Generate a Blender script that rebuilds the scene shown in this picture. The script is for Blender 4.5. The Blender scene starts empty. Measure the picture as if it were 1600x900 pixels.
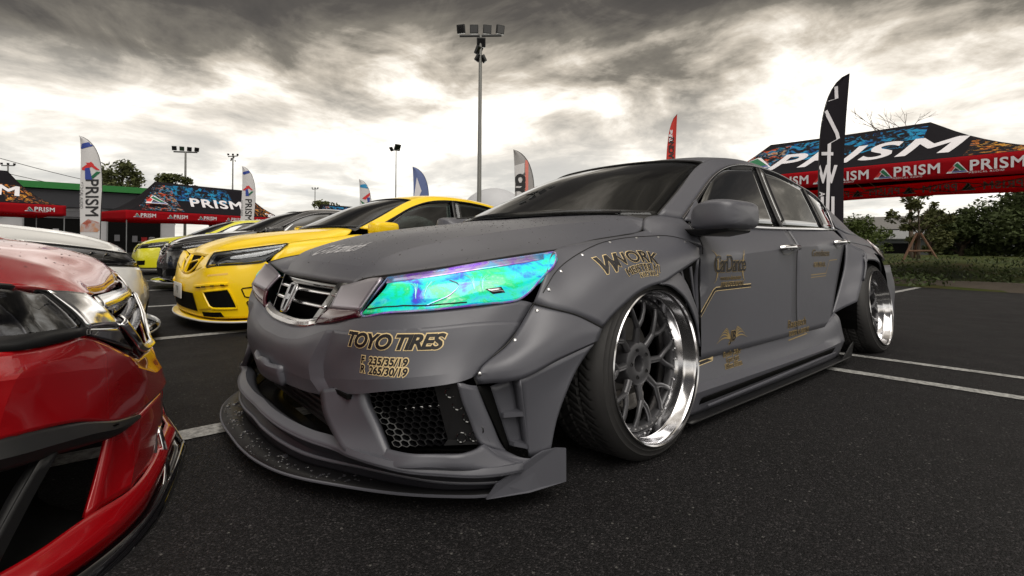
import bpy, bmesh, math, random
from mathutils import Vector, Matrix, noise
from mathutils.bvhtree import BVHTree
random.seed(7)
R = math.radians
SC = bpy.context.scene
COL = SC.collection

# ------------------------------------------------------------------ camera
CAM_POS = Vector((-1.501, -1.948, 0.728)); YAW = 0.868; ROLL = 0.009
F = Vector((math.cos(YAW), math.sin(YAW), 0)); RT = Vector((math.sin(YAW), -math.cos(YAW), 0)); UP = Vector((0, 0, 1))
r2 = RT*math.cos(ROLL) + UP*math.sin(ROLL); u2 = UP*math.cos(ROLL) - RT*math.sin(ROLL)
cd = bpy.data.cameras.new('camera'); cam = bpy.data.objects.new('camera', cd); COL.objects.link(cam)
M = Matrix((r2, u2, -F)).transposed().to_4x4(); M.translation = CAM_POS
cam.matrix_world = M
cd.sensor_width = 36; cd.lens = 780/1600*36; cd.shift_y = -66/1600; cd.clip_start = 0.02; cd.clip_end = 3000
SC.camera = cam

# ------------------------------------------------------------------ world, sun, exposure
SC.view_settings.view_transform = 'Standard'; SC.view_settings.look = 'None'
SC.view_settings.exposure = 0.50; SC.view_settings.gamma = 1
SC.view_settings.use_curve_mapping = False
SUN_EL, SUN_AZ = R(52), math.atan2(-0.90, -0.45)      # azimuth as an angle from +X towards +Y
sd = bpy.data.lights.new('sun', 'SUN'); sd.energy = 1.5; sd.angle = R(50); sd.color = (1, .95, .87)
so = bpy.data.objects.new('sun', sd); COL.objects.link(so)
sdir = Vector((math.cos(SUN_AZ)*math.cos(SUN_EL), math.sin(SUN_AZ)*math.cos(SUN_EL), math.sin(SUN_EL)))
so.rotation_euler = sdir.to_track_quat('Z', 'Y').to_euler(); so.location = (0, 0, 30)

class NT:
    """tiny node helper"""
    def __init__(s, tree): s.t = tree; s.n = tree.nodes; s.l = tree.links
    def new(s, kind, **kw):
        n = s.n.new(kind)
        for k, v in kw.items():
            if k.startswith('i_'):
                key = k[2:]; key = int(key) if key.isdigit() else key.replace('_', ' ')
                if hasattr(v, 'is_linked') or isinstance(v, bpy.types.NodeSocket): s.l.new(v, n.inputs[key])
                else: n.inputs[key].default_value = v
            else: setattr(n, k, v)
        return n
    def math(s, op, a, b=None, c=None, clamp=False):
        n = s.n.new('ShaderNodeMath'); n.operation = op; n.use_clamp = clamp
        for i, v in enumerate((a, b, c)):
            if v is None: continue
            if isinstance(v, bpy.types.NodeSocket): s.l.new(v, n.inputs[i])
            else: n.inputs[i].default_value = v
        return n.outputs[0]
    def ramp(s, fac, stops, interp='LINEAR'):
        n = s.n.new('ShaderNodeValToRGB'); n.color_ramp.interpolation = interp
        e = n.color_ramp.elements
        while len(e) < len(stops): e.new(0.5)
        for k, (p, c) in enumerate(stops):
            e[k].position = p; e[k].color = (c if isinstance(c, tuple) else (c, c, c)) + (1,)
        s.l.new(fac, n.inputs[0]); return n.outputs[0]
    def mix(s, fac, a, b, mode='MIX'):
        n = s.n.new('ShaderNodeMix'); n.data_type = 'RGBA'; n.blend_type = mode
        for i, v in ((0, fac), (6, a), (7, b)):
            if isinstance(v, bpy.types.NodeSocket): s.l.new(v, n.inputs[i])
            else: n.inputs[i].default_value = v if i == 0 else (tuple(v) + (1,) if len(v) == 3 else v)
        return n.outputs[2]
    def noise(s, vec, scale, detail=4, rough=.55, dist=0):
        n = s.n.new('ShaderNodeTexNoise'); n.inputs['Scale'].default_value = scale; n.inputs['Detail'].default_value = detail
        n.inputs['Roughness'].default_value = rough; n.inputs['Distortion'].default_value = dist
        s.l.new(vec, n.inputs['Vector']); return n.outputs['Fac']

world = bpy.data.worlds.new('World'); SC.world = world; world.use_nodes = True
SKY_OFF = (44, 2, 7)
def build_world():
    w = NT(world.node_tree); w.n.clear()
    out = w.new('ShaderNodeOutputWorld')
    sky = w.new('ShaderNodeTexSky', sky_type='NISHITA', sun_disc=False, sun_elevation=SUN_EL, sun_rotation=math.pi/2-SUN_AZ)
    tc = w.new('ShaderNodeTexCoord'); d = tc.outputs['Generated']
    sep = w.new('ShaderNodeSeparateXYZ', i_0=d)
    z = w.math('MAXIMUM', sep.outputs[2], 0.0)
    zz = w.math('ADD', z, 0.16)
    px = w.math('DIVIDE', sep.outputs[0], zz); py = w.math('DIVIDE', sep.outputs[1], zz)
    cv = w.new('ShaderNodeCombineXYZ', i_0=px, i_1=py, i_2=0.0).outputs[0]
    off = w.new('ShaderNodeVectorMath', operation='ADD', i_0=cv, i_1=SKY_OFF).outputs[0]
    n1 = w.noise(off, .85, 9, .58, .45)
    n2 = w.noise(off, 2.6, 7, .62, .6)
    cov = w.math('ADD', w.math('MULTIPLY', n1, .74), w.math('MULTIPLY', n2, .26))
    # deck heaviest mid-height, brighter band below; unseen opening overhead is added for top light
    up = w.ramp(z, [(0.0, .10), (.06, .06), (.20, .02), (.30, .035), (.37, .11), (.43, .21), (.48, .25), (.62, .15), (1.0, .02)])
    dens = w.math('ADD', w.math('ADD', cov, up), -.028)
    shade = w.ramp(dens, [(.38, (1.30, 1.24, 1.14)), (.455, (.86, .80, .71)), (.52, (.45, .400, .33)), (.585, (.165, .147, .118)), (.66, (.072, .063, .052)), (.78, (.036, .032, .027))])
    soft = w.ramp(z, [(.02, .50), (.17, .42), (.30, 0.0)])
    shade = w.mix(soft, shade, (1.0, .955, .885))
    # glow where the sun stands behind the deck
    nrm = w.new('ShaderNodeVectorMath', operation='NORMALIZE', i_0=d).outputs[0]
    dt = w.new('ShaderNodeVectorMath', operation='DOT_PRODUCT', i_0=nrm, i_1=tuple(sdir)).outputs['Value']
    glow = dt
    hor = w.ramp(z, [(0.0, (.92, .93, .94)), (.10, (.90, .93, .96)), (.20, (1, 1, 1)), (1.0, (1, 1, 1))])
    c = w.mix(1.0, shade, hor, 'MULTIPLY')
    mixed = w.mix(.06, c, sky.outputs[0], 'MIX')
    bg1 = w.new('ShaderNodeBackground', i_Color=c, i_Strength=1.0)
    bg2 = w.new('ShaderNodeBackground', i_Color=sky.outputs[0], i_Strength=.003)
    add = w.new('ShaderNodeAddShader', i_0=bg1.outputs[0], i_1=bg2.outputs[0])
    w.l.new(add.outputs[0], out.inputs[0])
build_world()

# ------------------------------------------------------------------ materials
MATS = {}
def mat(name, col=(.5, .5, .5), rough=.5, metal=0.0, coat=0.0, coat_rough=.05, spec=.5, fn=None, alpha=1.0, emit=None, estr=0.0):
    if name in MATS: return MATS[name]
    m = bpy.data.materials.new(name); m.use_nodes = True; t = NT(m.node_tree)
    b = m.node_tree.nodes['Principled BSDF']
    b.inputs['Base Color'].default_value = (*col, 1); b.inputs['Roughness'].default_value = rough
    b.inputs['Metallic'].default_value = metal; b.inputs['Coat Weight'].default_value = coat
    b.inputs['Coat Roughness'].default_value = coat_rough; b.inputs['Specular IOR Level'].default_value = spec
    if emit: b.inputs['Emission Color'].default_value = (*emit, 1); b.inputs['Emission Strength'].default_value = estr
    if fn: fn(t, b)
    MATS[name] = m; return m

def objco(t): return t.new('ShaderNodeTexCoord').outputs['Object']
def bump(t, b, h, strength=.2, dist=.01):
    n = t.new('ShaderNodeBump', i_Strength=strength, i_Distance=dist, i_Height=h); t.l.new(n.outputs[0], b.inputs['Normal'])

def f_dirtvar(amount=.10, scale=3.0, rvar=.08, base=None, rough=.4):
    def fn(t, b):
        co = objco(t); n = t.noise(co, scale, 6, .6)
        c0 = tuple(b.inputs['Base Color'].default_value)[:3]
        lo = tuple(x*(1-amount) for x in c0); hi = tuple(min(1, x*(1+amount)) for x in c0)
        t.l.new(t.mix(n, lo, hi), b.inputs['Base Color'])
        r0 = b.inputs['Roughness'].default_value
        n2 = t.noise(co, scale*14, 4, .7)
        t.l.new(t.math('ADD', r0-rvar/2, t.math('MULTIPLY', n2, rvar)), b.inputs['Roughness'])
    return fn

def f_satin(t, b):
    f_dirtvar(.06, 2.2, .10)(t, b)
    co = objco(t); bump(t, b, t.noise(co, 420, 2, .5), .02, .001)
    b.inputs['Coat Weight'].default_value = .10; b.inputs['Coat Roughness'].default_value = .30

mat('satin_grey_paint', (.094, .096, .114), .43, .12, fn=f_satin, spec=.6)
mat('dark_satin', (.022, .022, .028), .45, .1)
mat('yellow_paint', (1.0, .66, .002), .3, 0, .35, .05, fn=f_dirtvar(.03, 2, .04))
mat('lime_yellow_paint', (.70, .66, .01), .3, 0, .8, .05)
mat('black_paint', (.012, .012, .014), .22, 0, 1, .03)
mat('white_paint', (.86, .86, .85), .28, 0, .9, .04, fn=f_dirtvar(.03, 2, .04))
mat('silver_paint', (.52, .53, .55), .3, .5, .8, .04)
mat('blue_paint', (.02, .10, .30), .3, .2, .8, .04)
mat('red_paint', (.40, .002, .006), .26, .1, .8, .03, fn=f_dirtvar(.06, 2, .04))
mat('black_plastic', (.012, .012, .013), .42)
mat('matte_black', (.004, .004, .004), .8, spec=.08)
mat('interior_black', (.004, .004, .004), .9, spec=.1)
mat('rubber_seal', (.008, .008, .008), .55)
mat('gloss_black', (.006, .006, .007), .08, 0, 1, .02)
mat('splitter_black', (.009, .009, .010), .40, spec=.3, fn=f_dirtvar(.25, 5, .2))
mat('chrome', (.92, .92, .94), .13, 1)
mat('badge_metal', (.42, .42, .44), .22, 1)
mat('dark_chrome', (.35, .35, .37), .16, 1)
mat('wheel_gunmetal', (.085, .085, .092), .34, .6)
mat('pale_lens', (.50, .42, .42), .12, .2, 1)
mat('polished_lip', (.66, .66, .68), .12, 1)
mat('brake_metal', (.22, .21, .20), .4, .9)
mat('copper_disc', (.35, .15, .07), .4, .7)
mat('silver_bolt', (.65, .65, .66), .3, 1)
mat('gloss_red_reflection', (.045, .003, .010), .12, 0, .4, .02)  # black gloss wedge; the red car's reflection is mixed into its colour
mat('purple_garnish', (.36, .33, .38), .30, .8, .2, .2)
mat('decal_black', (.008, .007, .009), .42)
mat('decal_gold', (.80, .62, .33), .38, .15)
mat('decal_gold_fine', (.36, .26, .11), .42, .2)
mat('decal_pale', (.42, .42, .44), .5)
mat('decal_white', (.75, .74, .76), .45)
mat('intercooler_metal', (.28, .26, .27), .38, .85, fn=f_dirtvar(.3, 20, .2))
mat('leather', (.02, .02, .021), .6)
mat('steel_grey', (.25, .26, .27), .5, .6)
mat('galvanised', (.32, .33, .33), .5, .7)
mat('lamp_face', (.55, .56, .55), .2, .2)
mat('red_lens', (.22, .008, .01), .12, 0, .8)
mat('orange_lens', (.75, .28, .01), .12, 0, .8)
mat('plate_white', (.62, .62, .62), .4)
mat('water_drop', (.03, .03, .035), .03, spec=1)

def f_rubber(t, b):
    co = objco(t); n = t.noise(co, 30, 5, .6)
    t.l.new(t.mix(n, (.012, .0115, .012), (.026, .025, .025)), b.inputs['Base Color'])
    bump(t, b, t.noise(co, 300, 3, .6), .15, .002)
mat('tyre_rubber', (.016, .016, .016), .6, fn=f_rubber)

def glass_mat(name, tint=(.03, .035, .04), rough=.02, refl=.02, ior=1.5, k=1.0):
    m = bpy.data.materials.new(name); m.use_nodes = True; t = NT(m.node_tree); t.n.clear()
    out = t.new('ShaderNodeOutputMaterial')
    tr = t.new('ShaderNodeBsdfTransparent', i_Color=(*tint, 1))
    gl = t.new('ShaderNodeBsdfGlossy', i_Color=(.95, .97, 1, 1), i_Roughness=rough)
    fr = t.new('ShaderNodeFresnel', i_IOR=ior)
    f2 = t.math('ADD', t.math('MULTIPLY', fr.outputs[0], k), refl, clamp=True)
    mx = t.new('ShaderNodeMixShader', i_0=f2, i_1=tr.outputs[0], i_2=gl.outputs[0])
    t.l.new(mx.outputs[0], out.inputs[0]); MATS[name] = m
glass_mat('tinted_glass', (.10, .105, .11), refl=.0, k=.85); glass_mat('side_glass', (.05, .052, .055), refl=.05, ior=1.9, k=1.7); glass_mat('clear_lens', (.80, .82, .84), .01)
glass_mat('pale_glass', (.30, .36, .34))
glass_mat('smoke_lens', (.42, .42, .44), .01)

def f_film(t, b):      # dichroic headlamp film: colour of the film itself varies in blotches
    co = objco(t)
    st = t.new('ShaderNodeMapping', i_Vector=co); st.inputs['Scale'].default_value = (8, 8, 15)
    n = t.noise(st.outputs[0], 1.0, 6, .62, .8)
    n2 = t.noise(co, 38, 5, .75, .3)
    v = t.math('ADD', t.math('MULTIPLY', n, .8), t.math('MULTIPLY', n2, .2))
    c = t.ramp(v, [(.33, (.22, .03, .80)), (.40, (.03, .10, .95)), (.44, (.0, .45, 1.0)), (.48, (.0, .88, 1.0)), (.53, (.0, 1.0, .78)), (.575, (.0, .90, .30)), (.62, (.15, 1.0, .55)), (.68, (.9, 1.0, .9))])
    t.l.new(c, b.inputs['Base Color'])
    bump(t, b, t.noise(co, 60, 3, .5), .10, .003)
mat('dichroic_film', (.1, .9, .8), .28, .0, 1, .02, fn=f_film)
def f_film2(t, b):
    co = objco(t); n = t.noise(co, 14, 5, .6, .6)
    t.l.new(t.ramp(n, [(.38, (.30, .12, .75)), (.5, (.42, .36, .62)), (.62, (.15, .5, .9))]), b.inputs['Base Color'])
mat('film_violet', (.3, .2, .7), .18, .6, 1, .02, fn=f_film2)
mat('film_pale', (.30, .95, .88), .2, .1, 1, .02)

def f_asphalt(t, b):
    co = t.new('ShaderNodeTexCoord').outputs['Object']
    big = t.noise(co, .30, 6, .6); mid = t.noise(co, 3.5, 5, .6); fine = t.noise(co, 70, 4, .75)
    vor = t.new('ShaderNodeTexVoronoi', i_Vector=co, i_Scale=230.0)
    vor2 = t.new('ShaderNodeTexVoronoi', i_Vector=co, i_Scale=75.0)
    rnd = t.new('ShaderNodeSeparateColor', i_0=vor.outputs['Color']); rnd2 = t.new('ShaderNodeSeparateColor', i_0=vor2.outputs['Color'])
    c = t.mix(t.math('ADD', t.math('MULTIPLY', big, .6), t.math('MULTIPLY', mid, .4)), (.0050, .0048, .0058), (.0140, .0136, .0148))
    stone = t.ramp(rnd.outputs[0], [(.0, (.35, .35, .35)), (.55, (.9, .9, .9)), (.85, (1.9, 1.85, 1.8)), (.97, (3.6, 3.4, 3.2)), (1.0, (6.0, 5.8, 5.5))])
    c = t.mix(1.0, c, stone, 'MULTIPLY')
    chips = t.math('MULTIPLY', t.ramp(rnd2.outputs[1], [(.955, 0.0), (.965, 1.0)]), t.ramp(vor2.outputs['Distance'], [(.16, 1.0), (.34, 0.0)]))
    c = t.mix(t.math('MULTIPLY', chips, fine), c, (.20, .195, .185))
    crack = t.new('ShaderNodeTexVoronoi', feature='DISTANCE_TO_EDGE', i_Scale=.55)
    wob = t.new('ShaderNodeVectorMath', operation='ADD', i_0=co, i_1=t.new('ShaderNodeTexNoise', i_Vector=co, i_Scale=2.2, i_Detail=6.0).outputs['Color']).outputs[0]
    t.l.new(wob, crack.inputs['Vector'])
    cm = t.math('MULTIPLY', t.ramp(crack.outputs['Distance'], [(.0, 1.0), (.006, 0.0)]), t.ramp(big, [(.5, 0.0), (.6, 1.0)]))
    c = t.mix(t.math('MULTIPLY', cm, .7), c, (.006, .006, .006))
    t.l.new(c, b.inputs['Base Color'])
    h = t.math('ADD', t.math('MULTIPLY', vor.outputs['Distance'], -.8), t.math('MULTIPLY', fine, .8))
    bump(t, b, h, .8, .006)
    t.l.new(t.math('ADD', .50, t.math('MULTIPLY', mid, .45)), b.inputs['Roughness'])
mat('asphalt', (.03, .03, .03), .8, spec=.2, fn=f_asphalt)
def f_linepaint(t, b):
    co = t.new('ShaderNodeTexCoord').outputs['Object']
    n = t.noise(co, 38, 6, .75); g = t.noise(co, 4, 4, .6)
    wear = t.ramp(t.math('ADD', n, t.math('MULTIPLY', g, .25)), [(.50, 0.0), (.78, 1.0)])
    t.l.new(t.mix(wear, (.42, .42, .41), (.10, .10, .10)), b.inputs['Base Color'])
    bump(t, b, t.noise(co, 180, 2, .6), .4, .003)
mat('line_paint', (.4, .4, .4), .75, fn=f_linepaint)
def f_grass(t, b):
    co = objco(t); n = t.noise(co, .8, 6, .6)
    t.l.new(t.ramp(n, [(.35, (.022, .034, .009)), (.55, (.045, .055, .014)), (.7, (.06, .045, .024))]), b.inputs['Base Color'])
mat('grass_ground', (.06, .08, .02), .95, fn=f_grass, spec=.1)
mat('concrete', (.16, .155, .15), .85, fn=f_dirtvar(.25, 4, .1))

# ------------------------------------------------------------------ geometry helpers
def setp(o, label=None, cat=None, group=None, kind=None):
    if label: o['label'] = label
    if cat: o['category'] = cat
    if group: o['group'] = group
    if kind: o['kind'] = kind
    return o
def empty(name, loc=(0, 0, 0), rz=0, label=None, cat=None, group=None):
    o = bpy.data.objects.new(name, None); COL.objects.link(o); o.location = loc; o.rotation_euler = (0, 0, rz)
    o.empty_display_size = .2
    return setp(o, label, cat, group)
def link(name, me, m, parent=None, smooth=False, sharp=None, kind=None):
    if isinstance(m, str): m = MATS[m]
    if m: me.materials.append(m)
    o = bpy.data.objects.new(name, me); COL.objects.link(o)
    if parent: o.parent = parent
    if smooth:
        for p in me.polygons: p.use_smooth = True
        if sharp: me.set_sharp_from_angle(angle=R(sharp))
    if kind: o['kind'] = kind
    return o
def from_bm(name, bm, m, parent=None, smooth=False, sharp=None, kind=None):
    me = bpy.data.meshes.new(name); bm.to_mesh(me); bm.free()
    return link(name, me, m, parent, smooth, sharp, kind)

def crs(pts, n, lin=False):
    """resample a polyline (list of 3-tuples) to n points by arc length through a centripetal Catmull-Rom spline"""
    P = [Vector(p) for p in pts]
    if len(P) == 1: return [P[0].copy() for _ in range(n)]
    if lin or len(P) == 2: dense = P
    else:
        dense = []
        Q = [P[0]*2-P[1]] + P + [P[-1]*2-P[-2]]
        for i in range(1, len(Q)-2):
            p0, p1, p2, p3 = Q[i-1:i+3]
            t0 = 0; t1 = t0+max((p1-p0).length, 1e-5)**.5; t2 = t1+max((p2-p1).length, 1e-5)**.5; t3 = t2+max((p3-p2).length, 1e-5)**.5
            for k in range(8):
                t = t1+(t2-t1)*k/8
                A1 = p0*((t1-t)/(t1-t0))+p1*((t-t0)/(t1-t0)); A2 = p1*((t2-t)/(t2-t1))+p2*((t-t1)/(t2-t1)); A3 = p2*((t3-t)/(t3-t2))+p3*((t-t2)/(t3-t2))
                B1 = A1*((t2-t)/(t2-t0))+A2*((t-t0)/(t2-t0)); B2 = A2*((t3-t)/(t3-t1))+A3*((t-t1)/(t3-t1))
                dense.append(B1*((t2-t)/(t2-t1))+B2*((t-t1)/(t2-t1)))
        dense.append(P[-1])
    L = [0]
    for a, b in zip(dense, dense[1:]): L.append(L[-1]+(b-a).length)
    out = []; j = 0
    for k in range(n):
        s = L[-1]*k/(n-1)
        while j < len(L)-2 and L[j+1] < s: j += 1
        d = L[j+1]-L[j]; f = (s-L[j])/d if d > 1e-9 else 0
        out.append(dense[j].lerp(dense[j+1], min(max(f, 0), 1)))
    return out
def left(rows): return [[(x, -w, z) for x, w, z in r] for r in rows]
def right(rows): return [[(x, w, z) for x, w, z in r] for r in rows]
def grid(rows, nu=12, nv=10, vlin=False, ulin=False):
    R1 = [crs(r, nu, ulin) for r in rows]
    cols = [crs([r[i] for r in R1], nv, vlin) for i in range(nu)]
    return [[cols[i][j] for i in range(nu)] for j in range(nv)]
def grid_to_bm(bm, g):
    V = [[bm.verts.new(p) for p in r] for r in g]
    for a, b in zip(V, V[1:]):
        for i in range(len(a)-1):
            q = [a[i], a[i+1], b[i+1], b[i]]
            if len({(round(v.co.x, 5), round(v.co.y, 5), round(v.co.z, 5)) for v in q}) >= 3:
                bm.faces.new(q)
def panel(name, grids, m, parent, center=(1.4, 0, .5), thick=.012, sharp=28, weld=.0004, flip=False, kind=None, crease=None):
    bm = bmesh.new()
    for g in grids: grid_to_bm(bm, g)
    bmesh.ops.remove_doubles(bm, verts=bm.verts, dist=weld)
    bmesh.ops.recalc_face_normals(bm, faces=bm.faces)
    c = Vector(center); s = 0
    for f in bm.faces: s += f.normal.dot(f.calc_center_median()-c)*f.calc_area()
    if (s < 0) != flip:
        bmesh.ops.reverse_faces(bm, faces=bm.faces)
    cre = None
    if crease:
        from mathutils.kdtree import KDTree
        kd = KDTree(len(crease))
        for k, p in enumerate(crease): kd.insert(p, k)
        kd.balance(); bm.verts.index_update(); bm.edges.index_update()
        on = [kd.find(v.co)[2] < .0015 for v in bm.verts]
        cre = [e.index for e in bm.edges if on[e.verts[0].index] and on[e.verts[1].index]]
    o = from_bm(name, bm, m, parent, True, sharp, kind)
    if cre:
        for k in cre: o.data.edges[k].use_edge_sharp = True
    if thick:
        md = o.modifiers.new('thickness', 'SOLIDIFY'); md.thickness = thick; md.offset = -1; md.use_even_offset = False
    return o
def both(name, rowsets, m, parent, **kw):
    """rowsets: list of (rows, nu, nv) in (x, w, z); builds left and right panels"""
    out = []
    for side in (left, right):
        c = (kw.get('cx', 1.2), 0, .5)
        k2 = {k: v for k, v in kw.items() if k != 'cx'}
        out.append(panel(name, [grid(side(r), *a) for r, *a in rowsets], m, parent, center=c, **k2))
    return out
def whole(name, rowsets, m, parent, **kw):
    return panel(name, [grid(s(r), *a) for r, *a in rowsets for s in (left, right)], m, parent, **kw)

def tube(bm, pts, r, seg=8, closed=False, caps=True, flat=None):
    P = [Vector(p) for p in pts]; n = len(P); rings = []; prev = None
    for i, p in enumerate(P):
        if closed: t = P[(i+1) % n]-P[i-1]
        else: t = P[min(i+1, n-1)]-P[max(i-1, 0)]
        t.normalize()
        a = Vector((0, 0, 1)) if prev is None else prev
        if prev is None and abs(t.z) > .9: a = Vector((1, 0, 0))
        b = (a - t*a.dot(t)).normalized(); prev = b; c = t.cross(b)
        rr = r[i] if isinstance(r, (list, tuple)) else r
        fx = flat or 1
        rings.append([bm.verts.new(p+b*math.cos(k*2*math.pi/seg)*rr+c*math.sin(k*2*math.pi/seg)*rr*fx) for k in range(seg)])
    for i in range(n-1 if not closed else n):
        A, B = rings[i], rings[(i+1) % n]
        for k in range(seg): bm.faces.new([A[k], A[(k+1) % seg], B[(k+1) % seg], B[k]])
    if caps and not closed:
        bm.faces.new(rings[0][::-1]); bm.faces.new(rings[-1])
def tube_obj(name, pts, r, m, parent=None, seg=8, closed=False, flat=None):
    bm = bmesh.new(); tube(bm, pts, r, seg, closed, flat=flat)
    bmesh.ops.recalc_face_normals(bm, faces=bm.faces)
    return from_bm(name, bm, m, parent, True, 50)
def box(bm, c, s, rot=None, taper=None):
    vs = []
    for dz in (-.5, .5):
        for dx, dy in ((-.5, -.5), (.5, -.5), (.5, .5), (-.5, .5)):
            k = taper if (taper and dz > 0) else 1
            v = Vector((dx*s[0]*k, dy*s[1]*k, dz*s[2]))
            if rot: v = rot @ v
            vs.append(bm.verts.new(Vector(c)+v))
    for q in ((3, 2, 1, 0), (4, 5, 6, 7), (0, 1, 5, 4), (1, 2, 6, 5), (2, 3, 7, 6), (3, 0, 4, 7)): bm.faces.new([vs[i] for i in q])
def box_obj(name, c, s, m, parent=None, rot=None, bev=0, taper=None, kind=None):
    bm = bmesh.new(); box(bm, c, s, rot, taper)
    if bev: bmesh.ops.bevel(bm, geom=bm.edges[:], offset=bev, segments=2, affect='EDGES', profile=.6)
    return from_bm(name, bm, m, parent, bool(bev), 40, kind)
def prism(bm, poly, ax, ay, o, n, depth):
    """extrude 2-D polygon; o origin, ax/ay axes, n normal"""
    o, ax, ay, n = map(Vector, (o, ax, ay, n))
    A = [bm.verts.new(o+ax*x+ay*y) for x, y in poly]; B = [bm.verts.new(o+ax*x+ay*y+n*depth) for x, y in poly]
    bm.faces.new(A[::-1]); bm.faces.new(B); k = len(poly)
    for i in range(k): bm.faces.new([A[i], A[(i+1) % k], B[(i+1) % k], B[i]])
def polyplate(name, pts, thick, m, parent, bev=0):
    """plate from 3-D outline (planar-ish), extruded along its normal by thick"""
    bm = bmesh.new(); P = [Vector(p) for p in pts]; n = Vector((0, 0, 0))
    for a, b in zip(P, P[1:]+P[:1]): n += a.cross(b)
    n.normalize(); k = len(P)
    A = [bm.verts.new(p) for p in P]; B = [bm.verts.new(p-n*thick) for p in P]
    bm.faces.new(A); bm.faces.new(B[::-1])
    for i in range(k): bm.faces.new([A[i], B[i], B[(i+1) % k], A[(i+1) % k]])
    bmesh.ops.recalc_face_normals(bm, faces=bm.faces)
    return from_bm(name, bm, m, parent)
def lathe(name, prof, m, parent, axis_o, axis_d, seg=64, mat_slots=None, fn=None, sharp=40):
    """prof: list of (a, r) along axis_d"""
    o = Vector(axis_o); d = Vector(axis_d).normalized(); e1 = d.cross(Vector((1, 0, 0))).normalized(); e2 = d.cross(e1)
    bm = bmesh.new(); rings = []
    for j, (a, r) in enumerate(prof):
        rings.append([bm.verts.new(o+d*a+(e1*math.cos(t)+e2*math.sin(t))*(r+(fn(j, a, t) if fn else 0))) for t in [2*math.pi*k/seg for k in range(seg)]])
    for A, B in zip(rings, rings[1:]):
        for k in range(seg): bm.faces.new([A[k], A[(k+1) % seg], B[(k+1) % seg], B[k]])
    bmesh.ops.recalc_face_normals(bm, faces=bm.faces)
    return from_bm(name, bm, m, parent, True, sharp)

# text turned into mesh triangles: returns (verts2d, faces)
_tc = {}
def text_mesh(s, size=1.0, shear=0.0, offset=0.0, space=1.0, res=4):
    key = (s, size, shear, offset, space)
    if key in _tc: return _tc[key]
    cu = bpy.data.curves.new('t', 'FONT'); cu.body = s; cu.size = size; cu.shear = shear; cu.offset = offset
    cu.space_character = space; cu.align_x = 'CENTER'; cu.align_y = 'CENTER'; cu.resolution_u = res
    ob = bpy.data.objects.new('t', cu); COL.objects.link(ob)
    me = bpy.data.meshes.new_from_object(ob.evaluated_get(bpy.context.evaluated_depsgraph_get()))
    v = [(p.co.x, p.co.y) for p in me.vertices]; f = [tuple(p.vertices) for p in me.polygons]
    if offset:                                   # widened glyphs: refill their outlines, the built-in fill tears on M and W
        from mathutils.geometry import delaunay_2d_cdt
        cu.fill_mode = 'NONE'; bpy.context.view_layer.update()
        m2 = bpy.data.meshes.new_from_object(ob.evaluated_get(bpy.context.evaluated_depsgraph_get()))
        P2 = [Vector((p.co.x, p.co.y)) for p in m2.vertices]; nb = {}
        for e in m2.edges:
            a, b_ = e.vertices; nb.setdefault(a, []).append(b_); nb.setdefault(b_, []).append(a)
        seen, loops = set(), []
        for st in nb:
            if st in seen: continue
            lp, cur, prev = [], st, None
            while cur not in seen:
                seen.add(cur); lp.append(cur); nx = sorted((q for q in nb[cur] if q != prev and q not in seen), key=lambda q: abs(q-cur-1))
                prev, cur = cur, (nx[0] if nx else cur)
            if len(lp) > 2: loops.append(lp)
        if loops:
            A0 = sum(P2[a].x*P2[b_].y-P2[b_].x*P2[a].y for lp in loops for a, b_ in zip(lp, lp[1:]+lp[:1]))
            so = 1 if A0 > 0 else -1
            Q2 = list(P2)
            for lp in loops:
                n_ = len(lp)
                for k in range(n_):
                    p0, p1, p2 = P2[lp[k-1]], P2[lp[k]], P2[lp[(k+1) % n_]]
                    d1 = (p1-p0); d2 = (p2-p1)
                    if d1.length < 1e-7 or d2.length < 1e-7: continue
                    d1.normalize(); d2.normalize()
                    n1 = Vector((d1.y, -d1.x)); n2 = Vector((d2.y, -d2.x)); m_ = n1+n2
                    if m_.length < 1e-3: m_ = n1
                    m_.normalize(); Q2[lp[k]] = p1+m_*so*offset*min(1.8, 1/max(.2, m_.dot(n1)))
            P2 = Q2
            r = delaunay_2d_cdt(P2, [(a, b_) for lp in loops for a, b_ in zip(lp, lp[1:]+lp[:1])], [], 0, 1e-6)
            segs = [(P2[a], P2[b_]) for lp in loops for a, b_ in zip(lp, lp[1:]+lp[:1])]
            def inside(x, y):
                wn = 0
                for p, q in segs:
                    if (p.y <= y) != (q.y <= y) and x < p.x+(y-p.y)/(q.y-p.y)*(q.x-p.x): wn += 1 if q.y > p.y else -1
                return wn
            sgn = 1 if sum((p.x*q.y-q.x*p.y) for p, q in segs) > 0 else -1
            f2 = []
            for t_ in r[2]:
                cx = sum(r[0][k].x for k in t_)/3; cy = sum(r[0][k].y for k in t_)/3
                if inside(cx, cy)*sgn > 0: f2.append(tuple(t_))
            if f2: v = [tuple(p) for p in r[0]]; f = f2
        bpy.data.meshes.remove(m2)
    bpy.data.objects.remove(ob); bpy.data.curves.remove(cu); bpy.data.meshes.remove(me)
    _tc[key] = (v, f); return v, f
def bvh_of(objs):
    vs, fs = [], []
    for o in objs:
        b = len(vs); vs += [v.co.copy() for v in o.data.vertices]; fs += [tuple(i+b for i in p.vertices) for p in o.data.polygons]
    return BVHTree.FromPolygons(vs, fs)
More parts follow.
